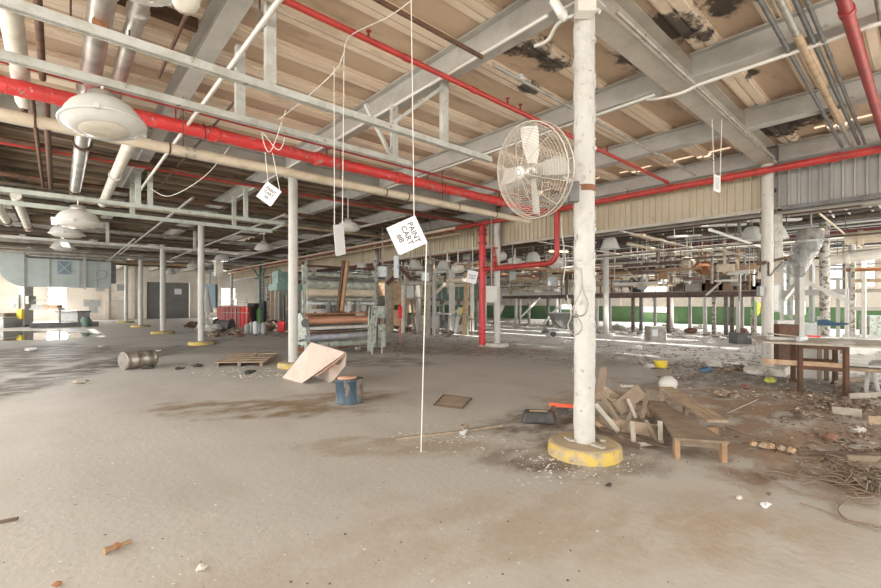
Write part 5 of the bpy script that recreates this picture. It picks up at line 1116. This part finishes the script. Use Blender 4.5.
c = pz(655, 340); t = boxthing(647.5, 663, 326, 340, 17.4, .5, 'greypipe', 'grey_box', 'squat grey metal box standing on the far floor', 'box', False)
MB().box(pd(655, 333, 17.38), (.22, .02, .26), rotz(-A0)).build('pale_face', 'eleclt', t)
# ------------------------------------------------------------------ ceiling services beyond the curtain wall
random.seed(51)
t = thing('maroon_beam', 'maroon painted beam under the dark ceiling beyond the curtain wall', 'beam', (22, 8, 4.1))
MB().ibeam((22, -3.5, 4.05), (22, 13.5, 4.05), .2, .34).build('beam', 'maroon', t)
for y in (-2, 2, 6, 10): MB().bb(21.97, 22.03, y, y + .06, 4.22, 4.49).build('hanger', 'steeldk', t)
pipe('pink_pipe', pd(622, 231, 13.5), pd(680, 245.5, 20.4), .085, 'tanpipe', 'pinkish pipe slanting under the curtain wall toward the maroon beam', collars=(.35,))
pipe('wrapped_pipe', pX(845, 239, 16.5), pX(900, 234, 16.5), .17, 'insul', 'fat tan wrapped pipe at the right edge under the grey ribbed wall', seg=14, collars=(.3,))
pipe('wrapped_pipe', pX(828, 261, 20.5), pX(896, 252, 20.5), .17, 'insulwhite', 'fat cream pipe at the right edge in front of the pale wall', seg=14, collars=(.3,))
for i, (y, x, pxa, pxb2) in enumerate([(270, 21, 846, 900), (281, 22, 850, 900), (291, 22, 852, 900), (309, 23, 848, 900)]):
    pipe('wall_pipe', pX(pxa, y, x), pX(pxb2, y + (.5 if y > 303 else -1.2), x), .06, ('rustlite', 'tanpipe', 'woodgy', 'whitepl')[i], ['rusty pipe, top one of the four before the pale right wall', 'tan pipe, second of the four before the pale right wall', 'pale pipe, third of the four before the pale right wall', 'lowest pale pipe before the right wall'][i], seg=8)
grp = 'pipes under the ceiling beyond the curtain wall'
for i in range(34):
    x = 12.5 + i * .62 + random.uniform(-.15, .15); z = 4.35 - random.uniform(0, .25) - (.55 if i % 4 == 1 else 0) - (.3 if i % 3 == 2 else 0); r = random.choice((.025, .035, .05, .08))
    if abs(x - 22) < .25 or abs(x - 23.7) < .5 or any(abs(x - c_) < .24 for c_ in (18.95, 26.55)): continue
    ya = random.choice((-4, -4, 1, 6)); yb = random.choice((24, 30, 40, 46))
    pipe('ceiling_pipe', (x, ya, z), (x, yb, z), r, random.choice(('greypipe', 'greypipe', 'tanpipe', 'insul', 'conduit', 'steeldk', 'rust', 'darkpipe')), 'pipe running lengthwise in the crowded ceiling beyond the ribbed curtain wall', group=grp, seg=8)
grp = 'cross pipes beyond the curtain wall'
for i in range(26):
    y = -3.4 + i * 1.35 + random.uniform(-.3, .3); z = random.choice((3.72, 3.45, 3.3, 3.05, 3.62)); r = random.choice((.025, .04, .06))
    if any(abs(y - c_) < .28 for c_ in (2.3, 9.9, 17.5, 25.1)): continue
    xa = random.choice((12, 13.5, 16)); xb = random.choice((21, 22.7, 23.2))
    t = thing('cross_pipe', 'cross pipe hung low in the crowded bay beyond the ribbed curtain wall', 'pipe', ((xa + xb) / 2, y, z), grp)
    MB().tube([V(xa, y, z), V(xb, y, z)], r, 8).build('pipe_run', random.choice(('greypipe', 'tanpipe', 'insul', 'conduit', 'steel', 'rustlite')), t)
    for k in (.12, .5, .9): MB().bar((xa + (xb - xa) * k, y, z + r * .9), (xa + (xb - xa) * k, y, 4.91), .02).build('hanger_rod', 'steeldk', t)
grp = 'drop rods beyond the curtain wall'
for i in range(52):
    x = random.uniform(13, 31); y = random.uniform(1, 30) ; z0 = random.choice((3.3, 2.9, 2.6, 3.6))
    if 16.8 < x < 19.2 or abs(x - 24.2) < 1.2: continue
    one('drop_rod', MB().bar((x, y, z0), (x, y, 4.88), random.choice((.03, .05, .07))), random.choice(('greypipe', 'conduit', 'steeldk', 'tanpipe')), 'thin vertical drop hanging from the crowded ceiling beyond the curtain wall', 'rod', grp)
# bright fluorescent battens
for px0, px1, py, d, l in [(549, 568, 251.5, 17, 'lit tube lamp glowing inside the red pipe loop')]:
    p, q = pd(px0, py, d), pd(px1, py + .3, d); t = thing('tube_lamp', l, 'lamp', p.lerp(q, .5)); MB().bar(p + V(0, 0, .05), q + V(0, 0, .05), .12, .04).build('housing', 'lampwhite', t); MB().bar(p.lerp(q, .5) + V(0, 0, .06), V(*p.lerp(q, .5).xy, 4.91), .015).build('hanger_rod', 'conduit', t)
    MB().tube([p, q], .02, 8).build('tube', mat('lit_tube', (1, .9, .8), emit=((1, .62, .35), 6)), t)
for i, (px0, px1, py, d) in enumerate([(730, 770, 245, 15), (668, 700, 237, 14.5), (700, 745, 226, 14), (745, 800, 221, 12.6), (560, 575, 268, 18)]):
    p, q = pd(px0, py, d), pd(px1, py - 1.5, d); one('batten', MB().bar(p, q, .16, .06).bar(p.lerp(q, .2), p.lerp(q, .2) + V(0, 0, 4.91 - p.z), .015).bar(p.lerp(q, .8), p.lerp(q, .8) + V(0, 0, 4.91 - p.z), .015), 'whitepl', ['pale batten left of the rust-spotted column, lowest', 'pale batten right of the pinkish pipe', 'pale batten under the cream ribbed wall near its right end', 'pale batten behind the rust-spotted column top', 'pale batten left of the foreground column'][i], 'batten')
# ceiling grid bits at right under the grey ribbed wall
for i, (x0, x1) in enumerate([(822, 834), (836, 850), (862, 873), (872, 881)]):
    one('grid_rail', MB().bar(pd(x0, 199 - i * 2, 10.6), pd(x1, 217 - i * 3, 13.5), .04), 'conduit', ['thin white slanting rail under the grey ribbed wall, leftmost', 'second thin white rail under the grey ribbed wall', 'third thin white rail under the grey ribbed wall', 'thin white rail at the right edge'][i], 'rail')
for i, (xx, zz, r, m) in enumerate([(12.1, 3.66, .04, 'conduit'), (12.6, 3.78, .03, 'greypipe'), (13.2, 3.70, .05, 'steel')]):
    pipe('ceiling_pipe', (xx, -4, zz), (xx, 9, zz), r, m, ['white pipe just behind the lower edge of the ribbed wall', 'thin grey pipe second behind the ribbed wall edge', 'grey pipe third behind the ribbed wall edge'][i], seg=8)
t = thing('pendant_socket', 'small pendant socket on a cord before the grey ribbed wall', 'socket', pd(851, 192, 9)); p = pd(851, 192, 9); MB().tube([p, V(p.x, p.y, 4.4)], .01, 5).build('cord', 'greypipe', t); MB().tube([p - V(0, 0, .1), p + V(0, 0, .1)], .035, 8).build('socket', 'lampwhite', t)
one('dark_bracket', MB().box(pd(775, 190.5, 9.4), (.09, .05, .09), rotz(-A0)), 'black', 'small black bracket on the grey ribbed wall by the rust-spotted column', 'bracket')
# ------------------------------------------------------------------ right side behind the table
t = thing('plastic_sleeve', 'clear plastic sleeve hanging slanted from the ceiling at right', 'sleeve', pd(805, 250, 10.5))
mb = MB(); mb.tube(smooth([pd(811, 234, 10.6), pd(808, 245, 10.5), pd(800, 260, 10.4), pd(793, 271, 10.3)], 4), .27, 20, r2=.2, caps=False, bumpy=.05); mb.build('sleeve', 'plastic', t)
MB().tube([pd(811, 230, 10.6), pd(811, 236, 10.6)], .25, 18).build('top_collar', 'insul', t); p = pd(811, 230, 10.6); MB().tube([p, V(p.x, p.y, 4.9)], .02, 6).build('hanger', 'greypipe', t)
t = thing('duct_frame', 'grey upright duct frame left of the rust-blotched column', 'frame', V(*pd(800, 300, 11.6).xy, 0)); p = pd(799.5, 300, 11.6)  # upright duct frame on a foot
MB().bar(V(p.x, p.y, .3), V(p.x, p.y, 2.9), .2, .12, A0).build('duct', 'steel', t); MB().bar(V(p.x, p.y, 0), V(p.x, p.y, .3), .3, .25, A0).build('foot', 'whitepl', t)
for i, (px, w_, m, top) in enumerate([(782, .12, 'whitepl', 3.4), (790, .5, 'mgreen', 2.9), (812, .55, 'elec', 3.0), (853, .13, 'colrust', 3.2), (847, .3, 'whitepl', 2.0), (864, .35, 'whitepl', 2.9), (838, .1, 'steel', 2.4)]):
    p = pd(px, 300, 16 if px < 820 else 15.2); one('upright_member', MB().bar(V(p.x, p.y, 0), V(p.x, p.y, top), w_, .1, 0), m, ['thin pale post right of the electrical panel', 'pale green upright panel behind the clear sleeve', 'grey upright panel between duct frame and blotched column', 'rust-speckled upright post near the right edge', 'pale upright board right of the blotched column', 'white upright pillar near the right edge', 'thin grey post right of the blotched column'][i], 'post')  # mixed upright posts, panels and boards
t = thing('dark_window_frame', 'dark window frame with cross bars right of the rust-blotched column', 'frame', pd(835, 275, 18));  # dark window frame with cross bars
for a, b_ in (((827, 254), (827, 294)), ((844, 254), (844, 295)), ((827, 256), (844, 256)), ((827, 269), (844, 269)), ((827, 279), (844, 279)), ((827, 293), (844, 294))): MB().bar(pd(*a, 18), pd(*b_, 18), .1, .08).build('frame_member', 'steeldk', t)
one('diagonal_beam', MB().bar(pd(805, 281, 13.8), pd(852, 303, 13.0), .12, .12), 'whitepl', 'pale beam slanting down right past the blotched column', 'beam')
one('diagonal_beam', MB().bar(pd(797, 283, 14.5), pd(783, 300, 14.0), .12, .12), 'whitepl', 'short pale beam slanting left behind the duct frame', 'beam')
one('walkway_beam', MB().bar(pX(783, 293, 20), pX(846, 292, 20), .25, .2), 'steel', 'grey beam crossing behind the duct frame at right', 'beam')
one('blue_cloth', MB().slab([pd(822, 320, 9.6), pd(822, 325.5, 9.6), pd(838, 326, 9.2), pd(848, 324.5, 9.0), pd(849, 323, 9.0), pd(836, 322.5, 9.3), pd(828, 319.5, 9.5)], .12, FW), 'bluetarp', 'dark blue cloth draped on a bar above the table', 'cloth')
one('cloth_bar', MB().bar(pd(818, 323.5, 9.75), pd(852, 324.5, 9.2), .02), 'conduit', 'thin bar carrying the dark blue cloth', 'bar')
p_ = pd(818.5, 323, 9.75); one('bar_post', MB().bar(V(p_.x, p_.y, 0), V(p_.x, p_.y, 1.2), .05), 'steel', 'thin post under the left end of the cloth bar', 'post')
for i, (px, py, w_, h_, d, m) in enumerate([(785, 310, .9, .9, 15, 'whitepl'), (803, 312, 1.0, .8, 15.5, 'elec'), (815, 330, 1.0, .5, 13, 'whitepl'), (862, 322, 1.5, .45, 13, 'whitepl'), (876, 318, 1.1, .9, 20.5, 'mgreen'), (740, 330, .5, .4, 16, 'steeldk')]):
    c = pd(px, 300, d); one('junk_box', MB().box((c.x, c.y, h_ / 2), (w_, .5, h_), rotz(-A0)), m, ['white crate behind the electrical panel', 'grey crate behind the duct frame', 'low white box beyond the rusty table', 'long white box at the right beyond the table', 'green cabinet at the right edge by the wall', 'dark low box under the right of the platform'][i], 'box')
c = pd(744.5, 316, 11.5)
t = thing('green_yellow_sign', 'thin green and yellow board standing left of the rust-spotted column', 'board', V(*pd(756, 318, 12).xy, 0)); MB().slab([pd(754, 301, 12), pd(757, 302, 12), pd(757, 316, 12), pd(754.5, 316, 12)], .03).build('green_board', 'gasgreen', t); MB().slab([pd(757.2, 302, 12), pd(761, 303, 12), pd(760, 313, 12), pd(757.2, 316, 12)], .03).build('yellow_board', 'yel', t); MB().tube([V(*pd(756, 316, 12.02).xy, 0), pd(756, 316, 12.02)], .02, 6).build('stake', 'woodgy', t)

# ------------------------------------------------------------------ left background
t = thing('supply_duct', 'large pale blue sheet metal duct hanging across the left end of the hall', 'duct', (.3, 33.5, 2.45))
za, zb = 2.42, 4.0; yA_, yB_ = 33.0, 34.2; xa, xb = -1.35, 2.45
MB().bb(xa + .02, xb, yA_, yB_, za, zb).build('body', 'ductblue', t)
mb = MB(); arc = [(xa, za)] + [(xa - 1.0 * math.sin(R_(a)), za + 1.0 - 1.0 * math.cos(R_(a))) for a in (20, 40, 60, 80, 90)] + [(xa - 1.0, zb + .35), (xa, zb + .35)]
mb.slab([V(x, yA_ - .05, z) for x, z in arc], 1.3, V(0, 1, 0)).build('elbow', 'ductblue', t)
for x in (-1.33, -.35, .95, 1.75): MB().bb(x, x + .05, yA_ - .04, yA_ - .002, za - .02, zb + .02).build('seam', 'elec', t)
MB().bb(.0, .6, yA_ - .03, yA_ - .003, 3.15, 3.9).build('louver', 'ductbluedk', t)
mb = MB(); mb.bar((.02, yA_ - .045, 3.2), (.58, yA_ - .045, 3.85), .05, .02); mb.bar((.02, yA_ - .06, 3.85), (.58, yA_ - .06, 3.2), .05, .02); mb.build('cross_brace', 'eleclt', t)
MB().ring((1.95, yA_ - .03, 3.2), .27, .03, Matrix.Rotation(R_(90), 3, 'X'), 8, 6).build('hatch_ring', 'steel', t)
MB().bar((1.2, yA_ - .15, 2.3), (1.2, yA_ - .15, 4.3), .12).build('drop_pipe', 'steel', t); MB().bb(xb, xb + .25, yA_ + .1, yB_ - .1, za + .3, zb - .2).build('end_collar', 'steeldk', t)
MB().tube([V(-1.2, yA_ + .3, zb + .16), V(3.2, yA_ + .3, zb + .16)], .15, 12).build('top_pipe', 'silver', t)
for x in (-2.0, .9): MB().bb(x, x + .06, yA_ + .5, yA_ + .56, zb + .0, 4.49).build('hanger', 'steeldk', t)
# green press column
p = pz(25, 326.5); t = thing('press_machine', 'grey-green press column with a yellow box at the far left', 'machine', V(p.x, p.y, 0))
def rb(mb, px0, px1, py0, py1, d, dep): c = pd((px0 + px1) / 2, (py0 + py1) / 2, d + dep / 2); return mb.box(c, ((px1 - px0) / FPX * d, dep, (py1 - py0) / FPX * d), rotz(-A0))
D = 27.2
rb(MB(), 22.5, 29, 285, 326.9, D, .6).build('column', 'steel', t); rb(MB(), 19, 22.4, 295, 309, D - .1, .5).build('left_head', 'mgreen', t); rb(MB(), 29.1, 32.5, 296, 304, D - .1, .5).build('right_head', 'mgreen', t)
rb(MB(), 18, 22.8, 309.2, 319, D - .3, .19).build('yellow_box', 'yel', t); rb(MB(), 12, 17, 303, 308, D - .1, .3).build('control_box', 'elec', t); rb(MB(), 17.1, 22.3, 304, 306, D, .1).build('arm', 'steel', t); rb(MB(), 14, 34, 324.5, 327, D - .3, 1.2).build('base', 'steeldk', t)
rb(MB(), 32.6, 62, 308, 310, D + .2, .5).build('bed', 'steel', t); rb(MB(), 34, 46, 304.5, 307.9, D + .2, .4).build('roll', 'elec', t); rb(MB(), 34, 50, 300, 301.2, D + .2, .1).build('guide', 'steel', t); rb(MB(), 45, 60, 305, 307.9, D + .2, .4).build('part_pile', 'foam', t); rb(MB(), 59, 60, 310, 326, D + .3, .1).build('bed_leg', 'steel', t)
p = pz(7, 328); t = thing('water_tank', 'low pale grey tank at the extreme left with junk on top', 'tank', V(p.x, p.y, 0)); rb(MB(), -12, 16, 317.5, 327.8, 26, 1.5).build('body', 'elec', t); rb(MB(), -4, 11, 313, 317.4, 26.2, .8).build('junk_on_top', 'junk', t); rb(MB(), -12, 16.3, 316.6, 317.4, 25.9, 1.6).build('rim', 'eleclt', t)
p = pz(74, 321.5); t = boxthing(63, 84, 312, 321.3, 34.6, 1.2, 'elec', 'storage_bin', 'long grey cabinet with a dark lid against the far left wall', 'cabinet', False); MB().box(pd(73.5, 311.6, 35), (1.75, 1.4, .12), rotz(-A0)).build('lid', 'steeldk', t)
one('green_drum', MB().lathe([(.28, 0), (.28, .4), (.2, .55), (.2, .62)], pz(86, 326.5), seg=14), 'mgreendk', 'small green container on the far floor left of the columns', 'container')
one('orange_scrap', MB().blob(pz(90, 324) + V(0, 0, .9) * 0 + V(0, 0, .12), .2, 8, 5, .3), 'rustlite', 'small rusty scrap behind the green container', 'scrap')
one('low_skid', MB().bar(pz(30, 328) + V(0, 0, .15), pz(98, 326) + V(0, 0, .15), .7, .28), 'steeldk', 'long low dark skid on the floor behind the puddle', 'skid')
for i, (px, py) in enumerate(((88, 303), (96.5, 303), (93.5, 309.5), (100, 288), (121, 287.5))):
    q = pY(px, py, Y1 - .03); one('wall_vent', MB().bb(q.x - .3, q.x + .3, Y1 - .03, Y1 - .001, q.z - .3, q.z + .3), 'elec', ['left one of the paired grey wall panels beside the roll door', 'right one of the paired grey wall panels', 'lower one of the three grey wall panels', 'small grey louver high on the far wall, left', 'small grey louver high on the far wall, right'][i], 'panel')
for i, q in enumerate((pY(114, 300, Y1),)): one('wall_shutter', MB().bb(q.x - .2, q.x + 2.2, Y1 - .02, Y1 - .001, 1.8, 3.4), 'insulwhite', 'pale panelled section of the far wall left of the roll door', 'panel')
MB_ = MB().add([pz(-30, 331.5) + V(0, 0, .004), pz(-30, 341) + V(0, 0, .004), pz(0, 341) + V(0, 0, .004), pz(40, 340) + V(0, 0, .004), pz(72, 338.5) + V(0, 0, .004), pz(104, 335.5) + V(0, 0, .004), pz(100, 333.5) + V(0, 0, .004), pz(66, 332) + V(0, 0, .004), pz(30, 331) + V(0, 0, .004)], [(0, 1, 2, 3, 4, 5, 6, 7, 8)])
M['water'] = mat('still_water', (.16, .15, .13), .03); one('puddle', MB_, 'water', 'shallow bright puddle reflecting the window at far left', 'puddle')
# red cabinet group
p = pz(235, 328)
t = thing('red_cabinet', 'wide faded red cabinet with ribbed doors standing at mid left', 'cabinet', V(p.x, p.y, 0)); D = 26.0
rb(MB(), 221, 249, 306, 327.8, D, 1.0).build('body', 'cab_red', t)
for i in range(7): rb(MB(), 222 + i * 3.8, 225 + i * 3.8, 307.5, 326.5, D - .05, .045).build('door_panel', 'cab_red' if i < 5 else 'brightred', t)
for a_, b2 in ((235.5, 236), (246.5, 247)): rb(MB(), a_, b2, 306, 327.5, D - .1, .03).build('pale_strip', 'rail', t)
rb(MB(), 221, 249, 312.5, 313, D - .1, .03).build('pale_bar', 'rail', t)
for i, (a, b_, c0, c1_, m, l) in enumerate([(249.8, 256.5, 303, 325, 'navy', 'dark blue cabinet right of the red cabinet'), (262.5, 266, 301, 325, 'navy', 'narrow black cabinet right of the green cylinder'), (232, 247, 299, 305.5, 'steel', 'grey machinery lump on top of the red cabinet')]):
    if i < 2: boxthing(a, b_, c0, 325.5, 27.0, .7, m, 'dark_cabinet', l, 'cabinet')
    else:
        for o_ in [openframe((pd(239, 305, 26.6).x, pd(239, 305, 26.6).y, H - 3 / FPX * 26), .8, .5, .4, 'steel', .05)]: one('wire_basket', o_, 'steel', l, 'basket')
p = pz(259.5, 327); t = thing('gas_cylinder', 'green gas cylinder standing between two dark cabinets', 'cylinder', V(p.x, p.y, 0)); MB().lathe([(.18, 0), (.18, 1.0), (.12, 1.15), (.04, 1.2), (.04, 1.3)], (p.x, p.y, 0), seg=14).build('body', 'gasgreen', t); MB().tube([V(p.x, p.y, 1.3), V(p.x, p.y, 1.42)], .05, 8).build('valve', 'rust', t)
for i, px in enumerate((247, 251.5, 255.5, 259.5, 263.5)):
    p = pz(px, 334 - (i % 2)); one('metal_can', MB().lathe([(.12, 0), (.12, .42 + .06 * (i % 3)), (.05, .5 + .06 * (i % 3))], p, seg=12), ('elec', 'steel', 'eleclt', 'ductblue', 'elec')[i], ['leftmost grey can in the row before the dark cabinets', 'second grey can in the row before the dark cabinets', 'third can in the row, pale', 'fourth can in the row, bluish', 'rightmost grey can in the row'][i], 'can')
p = pz(281, 332); t = thing('red_fuel_can', 'bright red fuel can on the floor left of the second column', 'can', V(p.x, p.y, 0)); MB().box((p.x, p.y, .26), (.36, .22, .5), rotz(-A0)).build('body', 'brightred', t, bev=.03); MB().tube([V(p.x, p.y, .5), V(p.x, p.y, .6)], .04, 8).build('spout', 'brightred', t)
for i, (px, py, r, m) in enumerate([(224, 330, .5, 'steeldk'), (213, 331, .35, 'whitepl'), (208, 327, .5, 'whitepl'), (233, 334, .3, 'junk'), (268, 330, .45, 'junk'), (272, 327, .4, 'rust'), (192, 327, .35, 'rust'), (239, 336, .2, 'brick'), (215, 336, .25, 'junk')]):
    c = pz(px, py + 1) + V(0, 0, r * .45)
    if i == 0: one('cable_reel', MB().tube([c + RT * -.35, c + RT * .35], .36, 16).tube([c + RT * -.42, c + RT * -.38], .44, 16).tube([c + RT * .38, c + RT * .42], .44, 16), m, 'dark cable reel lying in front of the red cabinet', 'reel'); continue
    one('junk_heap', MB().blob(c, r, 10, 6, .35, (1.1, 1, .6)), m, ['', 'white bundle left of the cable reel', 'larger white bundle right of the third column', 'small junk heap before the red cabinet', 'junk heap right of the dark cabinets', 'rusty heap behind the red fuel can', 'rusty cart-like lump left of the third column', 'red brick scrap before the red cabinet', 'junk lump at left front of the cable reel'][i], 'junk')
litter('far_rubble', 260, lambda: pz(random.uniform(200, 292), random.uniform(329, 337)), .03, .16, 'junk', 'rubbish strewn round the red cabinet and cans', .8, 46)
litter('far_rubble', 120, lambda: pz(random.uniform(186, 280), random.uniform(326, 333)), .03, .16, 'chip', 'pale rubbish strewn behind the cans and reel', .8, 47)
one('white_cone', MB().lathe([(.32, 1.0), (.02, 2.5)], (pd(207, 310, 24).x, pd(207, 310, 24).y, 0), seg=12).bar((pd(207, 310, 24).x, pd(207, 310, 24).y, 0), (pd(207, 310, 24).x, pd(207, 310, 24).y, 1.0), .05), 'whitepl', 'tall white cone shape beside the third column', 'cone')
one('dark_hanging_panel', MB().box(pd(210, 296, 30), (.9, .3, 1.6), rotz(-A0)).bar(pd(210, 290, 30), V(pd(210, 290, 30).x, pd(210, 290, 30).y, 4.4), .06), 'ductbluedk', 'dark blue hanging unit right of the third column', 'unit')
p = pd(260, 300, 30); t = thing('braced_post', 'dark post with a V brace under the curtain wall', 'post', V(p.x, p.y, 0)); MB().bar(V(p.x, p.y, 0), V(p.x, p.y, 4.4), .16).build('post', 'mgreendk', t)
MB().bar(pd(260, 279, 29.9), pd(252, 267, 29.9), .1).build('brace', 'mgreendk', t); MB().bar(pd(260, 279, 29.9), pd(266, 266, 29.9), .1).build('brace', 'mgreendk', t)
random.seed(61)
grp = 'uprights of the far machinery'
for i, px in enumerate((268, 272, 276.5, 281, 284, 309, 314, 388, 391, 403, 418, 428, 434, 452, 466, 472)):
    p = pd(px, 300, random.uniform(24, 31) if px < 300 else random.uniform(19, 24)); m = random.choice(('whitepl', 'insulwhite', 'woodgy', 'steel', 'colrust', 'steeldk', 'tanpipe'))
    if 17 < p.x < 19.2: p = p * 1.15
    t_ = one('machine_upright', MB().bar(V(p.x, p.y, 0), V(p.x, p.y, random.uniform(2.4, 3.5)), random.choice((.12, .2, .3)), .12, 0), m, 'slim upright standing among the far machinery under the curtain wall', 'upright', grp)
grp = 'panels of the far machinery'
for i, (px, z0, z1, w_, d) in enumerate([(270, .9, 2.3, .8, 33), (276, 0.3, 1.3, .9, 34), (283, 1.2, 2.8, .7, 33), (391, .2, 1.1, 1.2, 25), (404, 1.4, 2.0, 1.1, 25), (399, .1, .8, 1.4, 26), (415, .9, 1.6, .9, 27), (425, .1, .9, 1.3, 28), (476, 1.0, 1.9, .6, 26), (312, .3, 1.4, 1.0, 22), (390, 1.9, 2.6, 1.3, 24), (422, 2.0, 2.5, 1.3, 27), (449, 2.8, 3.3, 2.0, 29)]):
    p = pd(px, 300, d); one('machine_panel', MB().box((p.x, p.y, (z0 + z1) / 2), (w_, .3, z1 - z0), rotz(-A0)).bar((p.x, p.y, 0 if z1 < 2.5 else z1), (p.x, p.y, z0 if z1 < 2.5 else 4.4), .07), random.choice(('whitepl', 'insulwhite', 'foam', 'elec', 'mgreen', 'tanpipe', 'junk')), 'small panel or unit among the far machinery under the curtain wall', 'unit', grp)  # panels and boxes among the far machines
for i, (a, b_, d, m, l) in enumerate([((400, 283), (432, 284), 18, 'woodgy', 'pale beam left of the green tank'), ((436, 293), (446, 283), 20, 'insul', 'slanting pale beam before the green tank'), ((446, 281), (468, 280), 19, 'insul', 'tan beam on top of the green tank'), ((399, 267), (412, 280), 17, 'rust', 'thin rusty strut beside the pale blue boxes'),
                               ((387, 284), (400, 272), 17, 'rust', 'rusty strut crossing below the narrow blue box'), ((268, 312), (276, 296), 28, 'steeldk', 'dark chute left of the second column'), ((495, 322), (503, 305), 17, 'woodgy', 'pale stick beside the column behind the red riser')]):
    one('machine_beam', MB().bar(pd(*a, d), pd(*b_, d), .16, .14), m, l, 'beam')
for px, py, w_, m, l in [(412, 331, 1.0, 'junk', 'low scrap pile before the green tank, left'), (432, 333, .7, 'wooddk', 'low dark scrap pile before the green tank'), (449, 335, .5, 'junk', 'low scrap pile left of the red riser'), (393, 328, 1.0, 'whitepl', 'pale low crates right of the roller machine')]:
    one('scrap_pile', MB().blob(pz(px, py) + V(0, 0, .12), w_ * .5, 11, 6, .35, (1.4, .8, .35)), m, l, 'scrap pile')

# more crowded services and timbers above the platform and round the middle machines
random.seed(77)
grp = 'odd bars of the crowded upper level'
n_ = 0
while n_ < 150:
    px = random.choice((random.uniform(505, 570), random.uniform(598, 760), random.uniform(385, 475), random.uniform(600, 760))); X_ = random.uniform(19.6, 22.9) if px > 500 else random.uniform(14, 17)
    z_ = random.uniform(2.25, 3.75); p = pX(px, 300, X_); p.z = z_; k = random.random()
    if abs(p.y - 9.9) < .4 or abs(p.y - 17.5) < .4 or abs(X_ - 22) < .3 and z_ > 3.6: continue
    if k < .45: mb = MB().bar(p, p + V(0, random.uniform(.6, 2.8), 0), random.choice((.05, .08, .12)), random.choice((.05, .08, .14)))
    elif k < .72: mb = MB().bar(V(p.x, p.y, z_ - random.uniform(.3, .9)), V(p.x, p.y, z_ + random.uniform(.2, .6)), random.choice((.05, .08, .16)), .06)
    elif k < .86: mb = MB().bar(p, p + V(random.uniform(-.3, .3), random.uniform(.3, .9), random.uniform(-.6, .6)), .06)
    else: mb = MB().box(p, (.2, random.uniform(.2, .6), random.uniform(.15, .5)))
    mb.bar(p, V(p.x, p.y, 4.91), .02)
    one('service_bar', mb, random.choice(('greypipe', 'insul', 'tanpipe', 'woodgy', 'foam', 'conduit', 'platbrown', 'steeldk', 'whitepl', 'woodor', 'darkpipe')), 'odd bar, bracket or box in the crowded upper level beyond the curtain wall', 'bar', grp); n_ += 1
for i, (px, py, d, s_, m) in enumerate([(555, 262, 17, .35, 'whitepl'), (515, 262, 18, .3, 'insulwhite'), (500, 256, 16, .25, 'whitepl'), (430, 262, 17, .22, 'greypipe'), (458, 268, 18, .3, 'insulwhite'), (687, 262, 19, .35, 'insul'), (705, 268, 19, .4, 'rustlite'), (725, 265, 20, .35, 'insulwhite')]):
    c = pd(px, py, d); one('vent_bulb', MB().blob(c, s_, 12, 7, .12, (1, 1, .7)).bar(c + V(0, 0, s_ * .6), V(c.x, c.y, 4.88), .04), m, ['pale bulging fixture inside the red pipe loop', 'pale fixture right of the valve handwheel', 'small pale fixture by the valve', 'small grey fixture beside the second bell lamp', 'pale bulging fixture left of the red riser', 'tan fixture under the maroon beam, left', 'orange rusted fixture under the maroon beam', 'pale fixture under the maroon beam, right'][i], 'fixture')

grp = 'jumble of the middle machines'
n_ = 0
while n_ < 110:
    px = random.choice((random.uniform(386, 475), random.uniform(264, 288), random.uniform(505, 570))); X_ = random.uniform(12.6, 16.6) if px > 300 else random.uniform(12.4, 15)
    p = pX(px, 300, X_)
    if abs(p.y - 17.5) < .4 or abs(p.y - 25.1) < .4 or abs(p.y - 9.9) < .4 or p.y < 14: n_ += 1; continue
    k = random.random(); z_ = random.uniform(.5, 2.4)
    if k < .4: mb = MB().bar(V(p.x, p.y, 0), V(p.x + random.uniform(-.2, .2), p.y + random.uniform(-.3, .3), z_), random.choice((.04, .07, .12)))
    elif k < .7: L_ = random.uniform(.5, 1.6); mb = MB().bar((p.x, p.y, z_), (p.x, p.y + L_, z_ + random.uniform(-.2, .2)), random.choice((.05, .1, .2)), .06).bar((p.x, p.y + .1, 0), (p.x, p.y + .1, z_), .04).bar((p.x, p.y + L_ - .1, 0), (p.x, p.y + L_ - .1, z_), .04)
    elif k < .85: w_ = random.uniform(.3, .8); mb = MB().bb(p.x, p.x + w_ * .5, p.y, p.y + w_, 0, random.uniform(.3, 1.0))
    else: mb = MB().lathe([(.18, 0), (.2, .3), (.2, .7), (.1, .85)], (p.x, p.y, 0), seg=10)
    one('machine_scrap', mb, random.choice(('whitepl', 'whitepl', 'insulwhite', 'mgreen', 'steel', 'woodgy', 'tanpipe', 'steeldk', 'conduit', 'eleclt', 'rust', 'foam')), 'small stand, bar or drum in the jumble of machinery around the middle of the hall', 'scrap', grp); n_ += 1
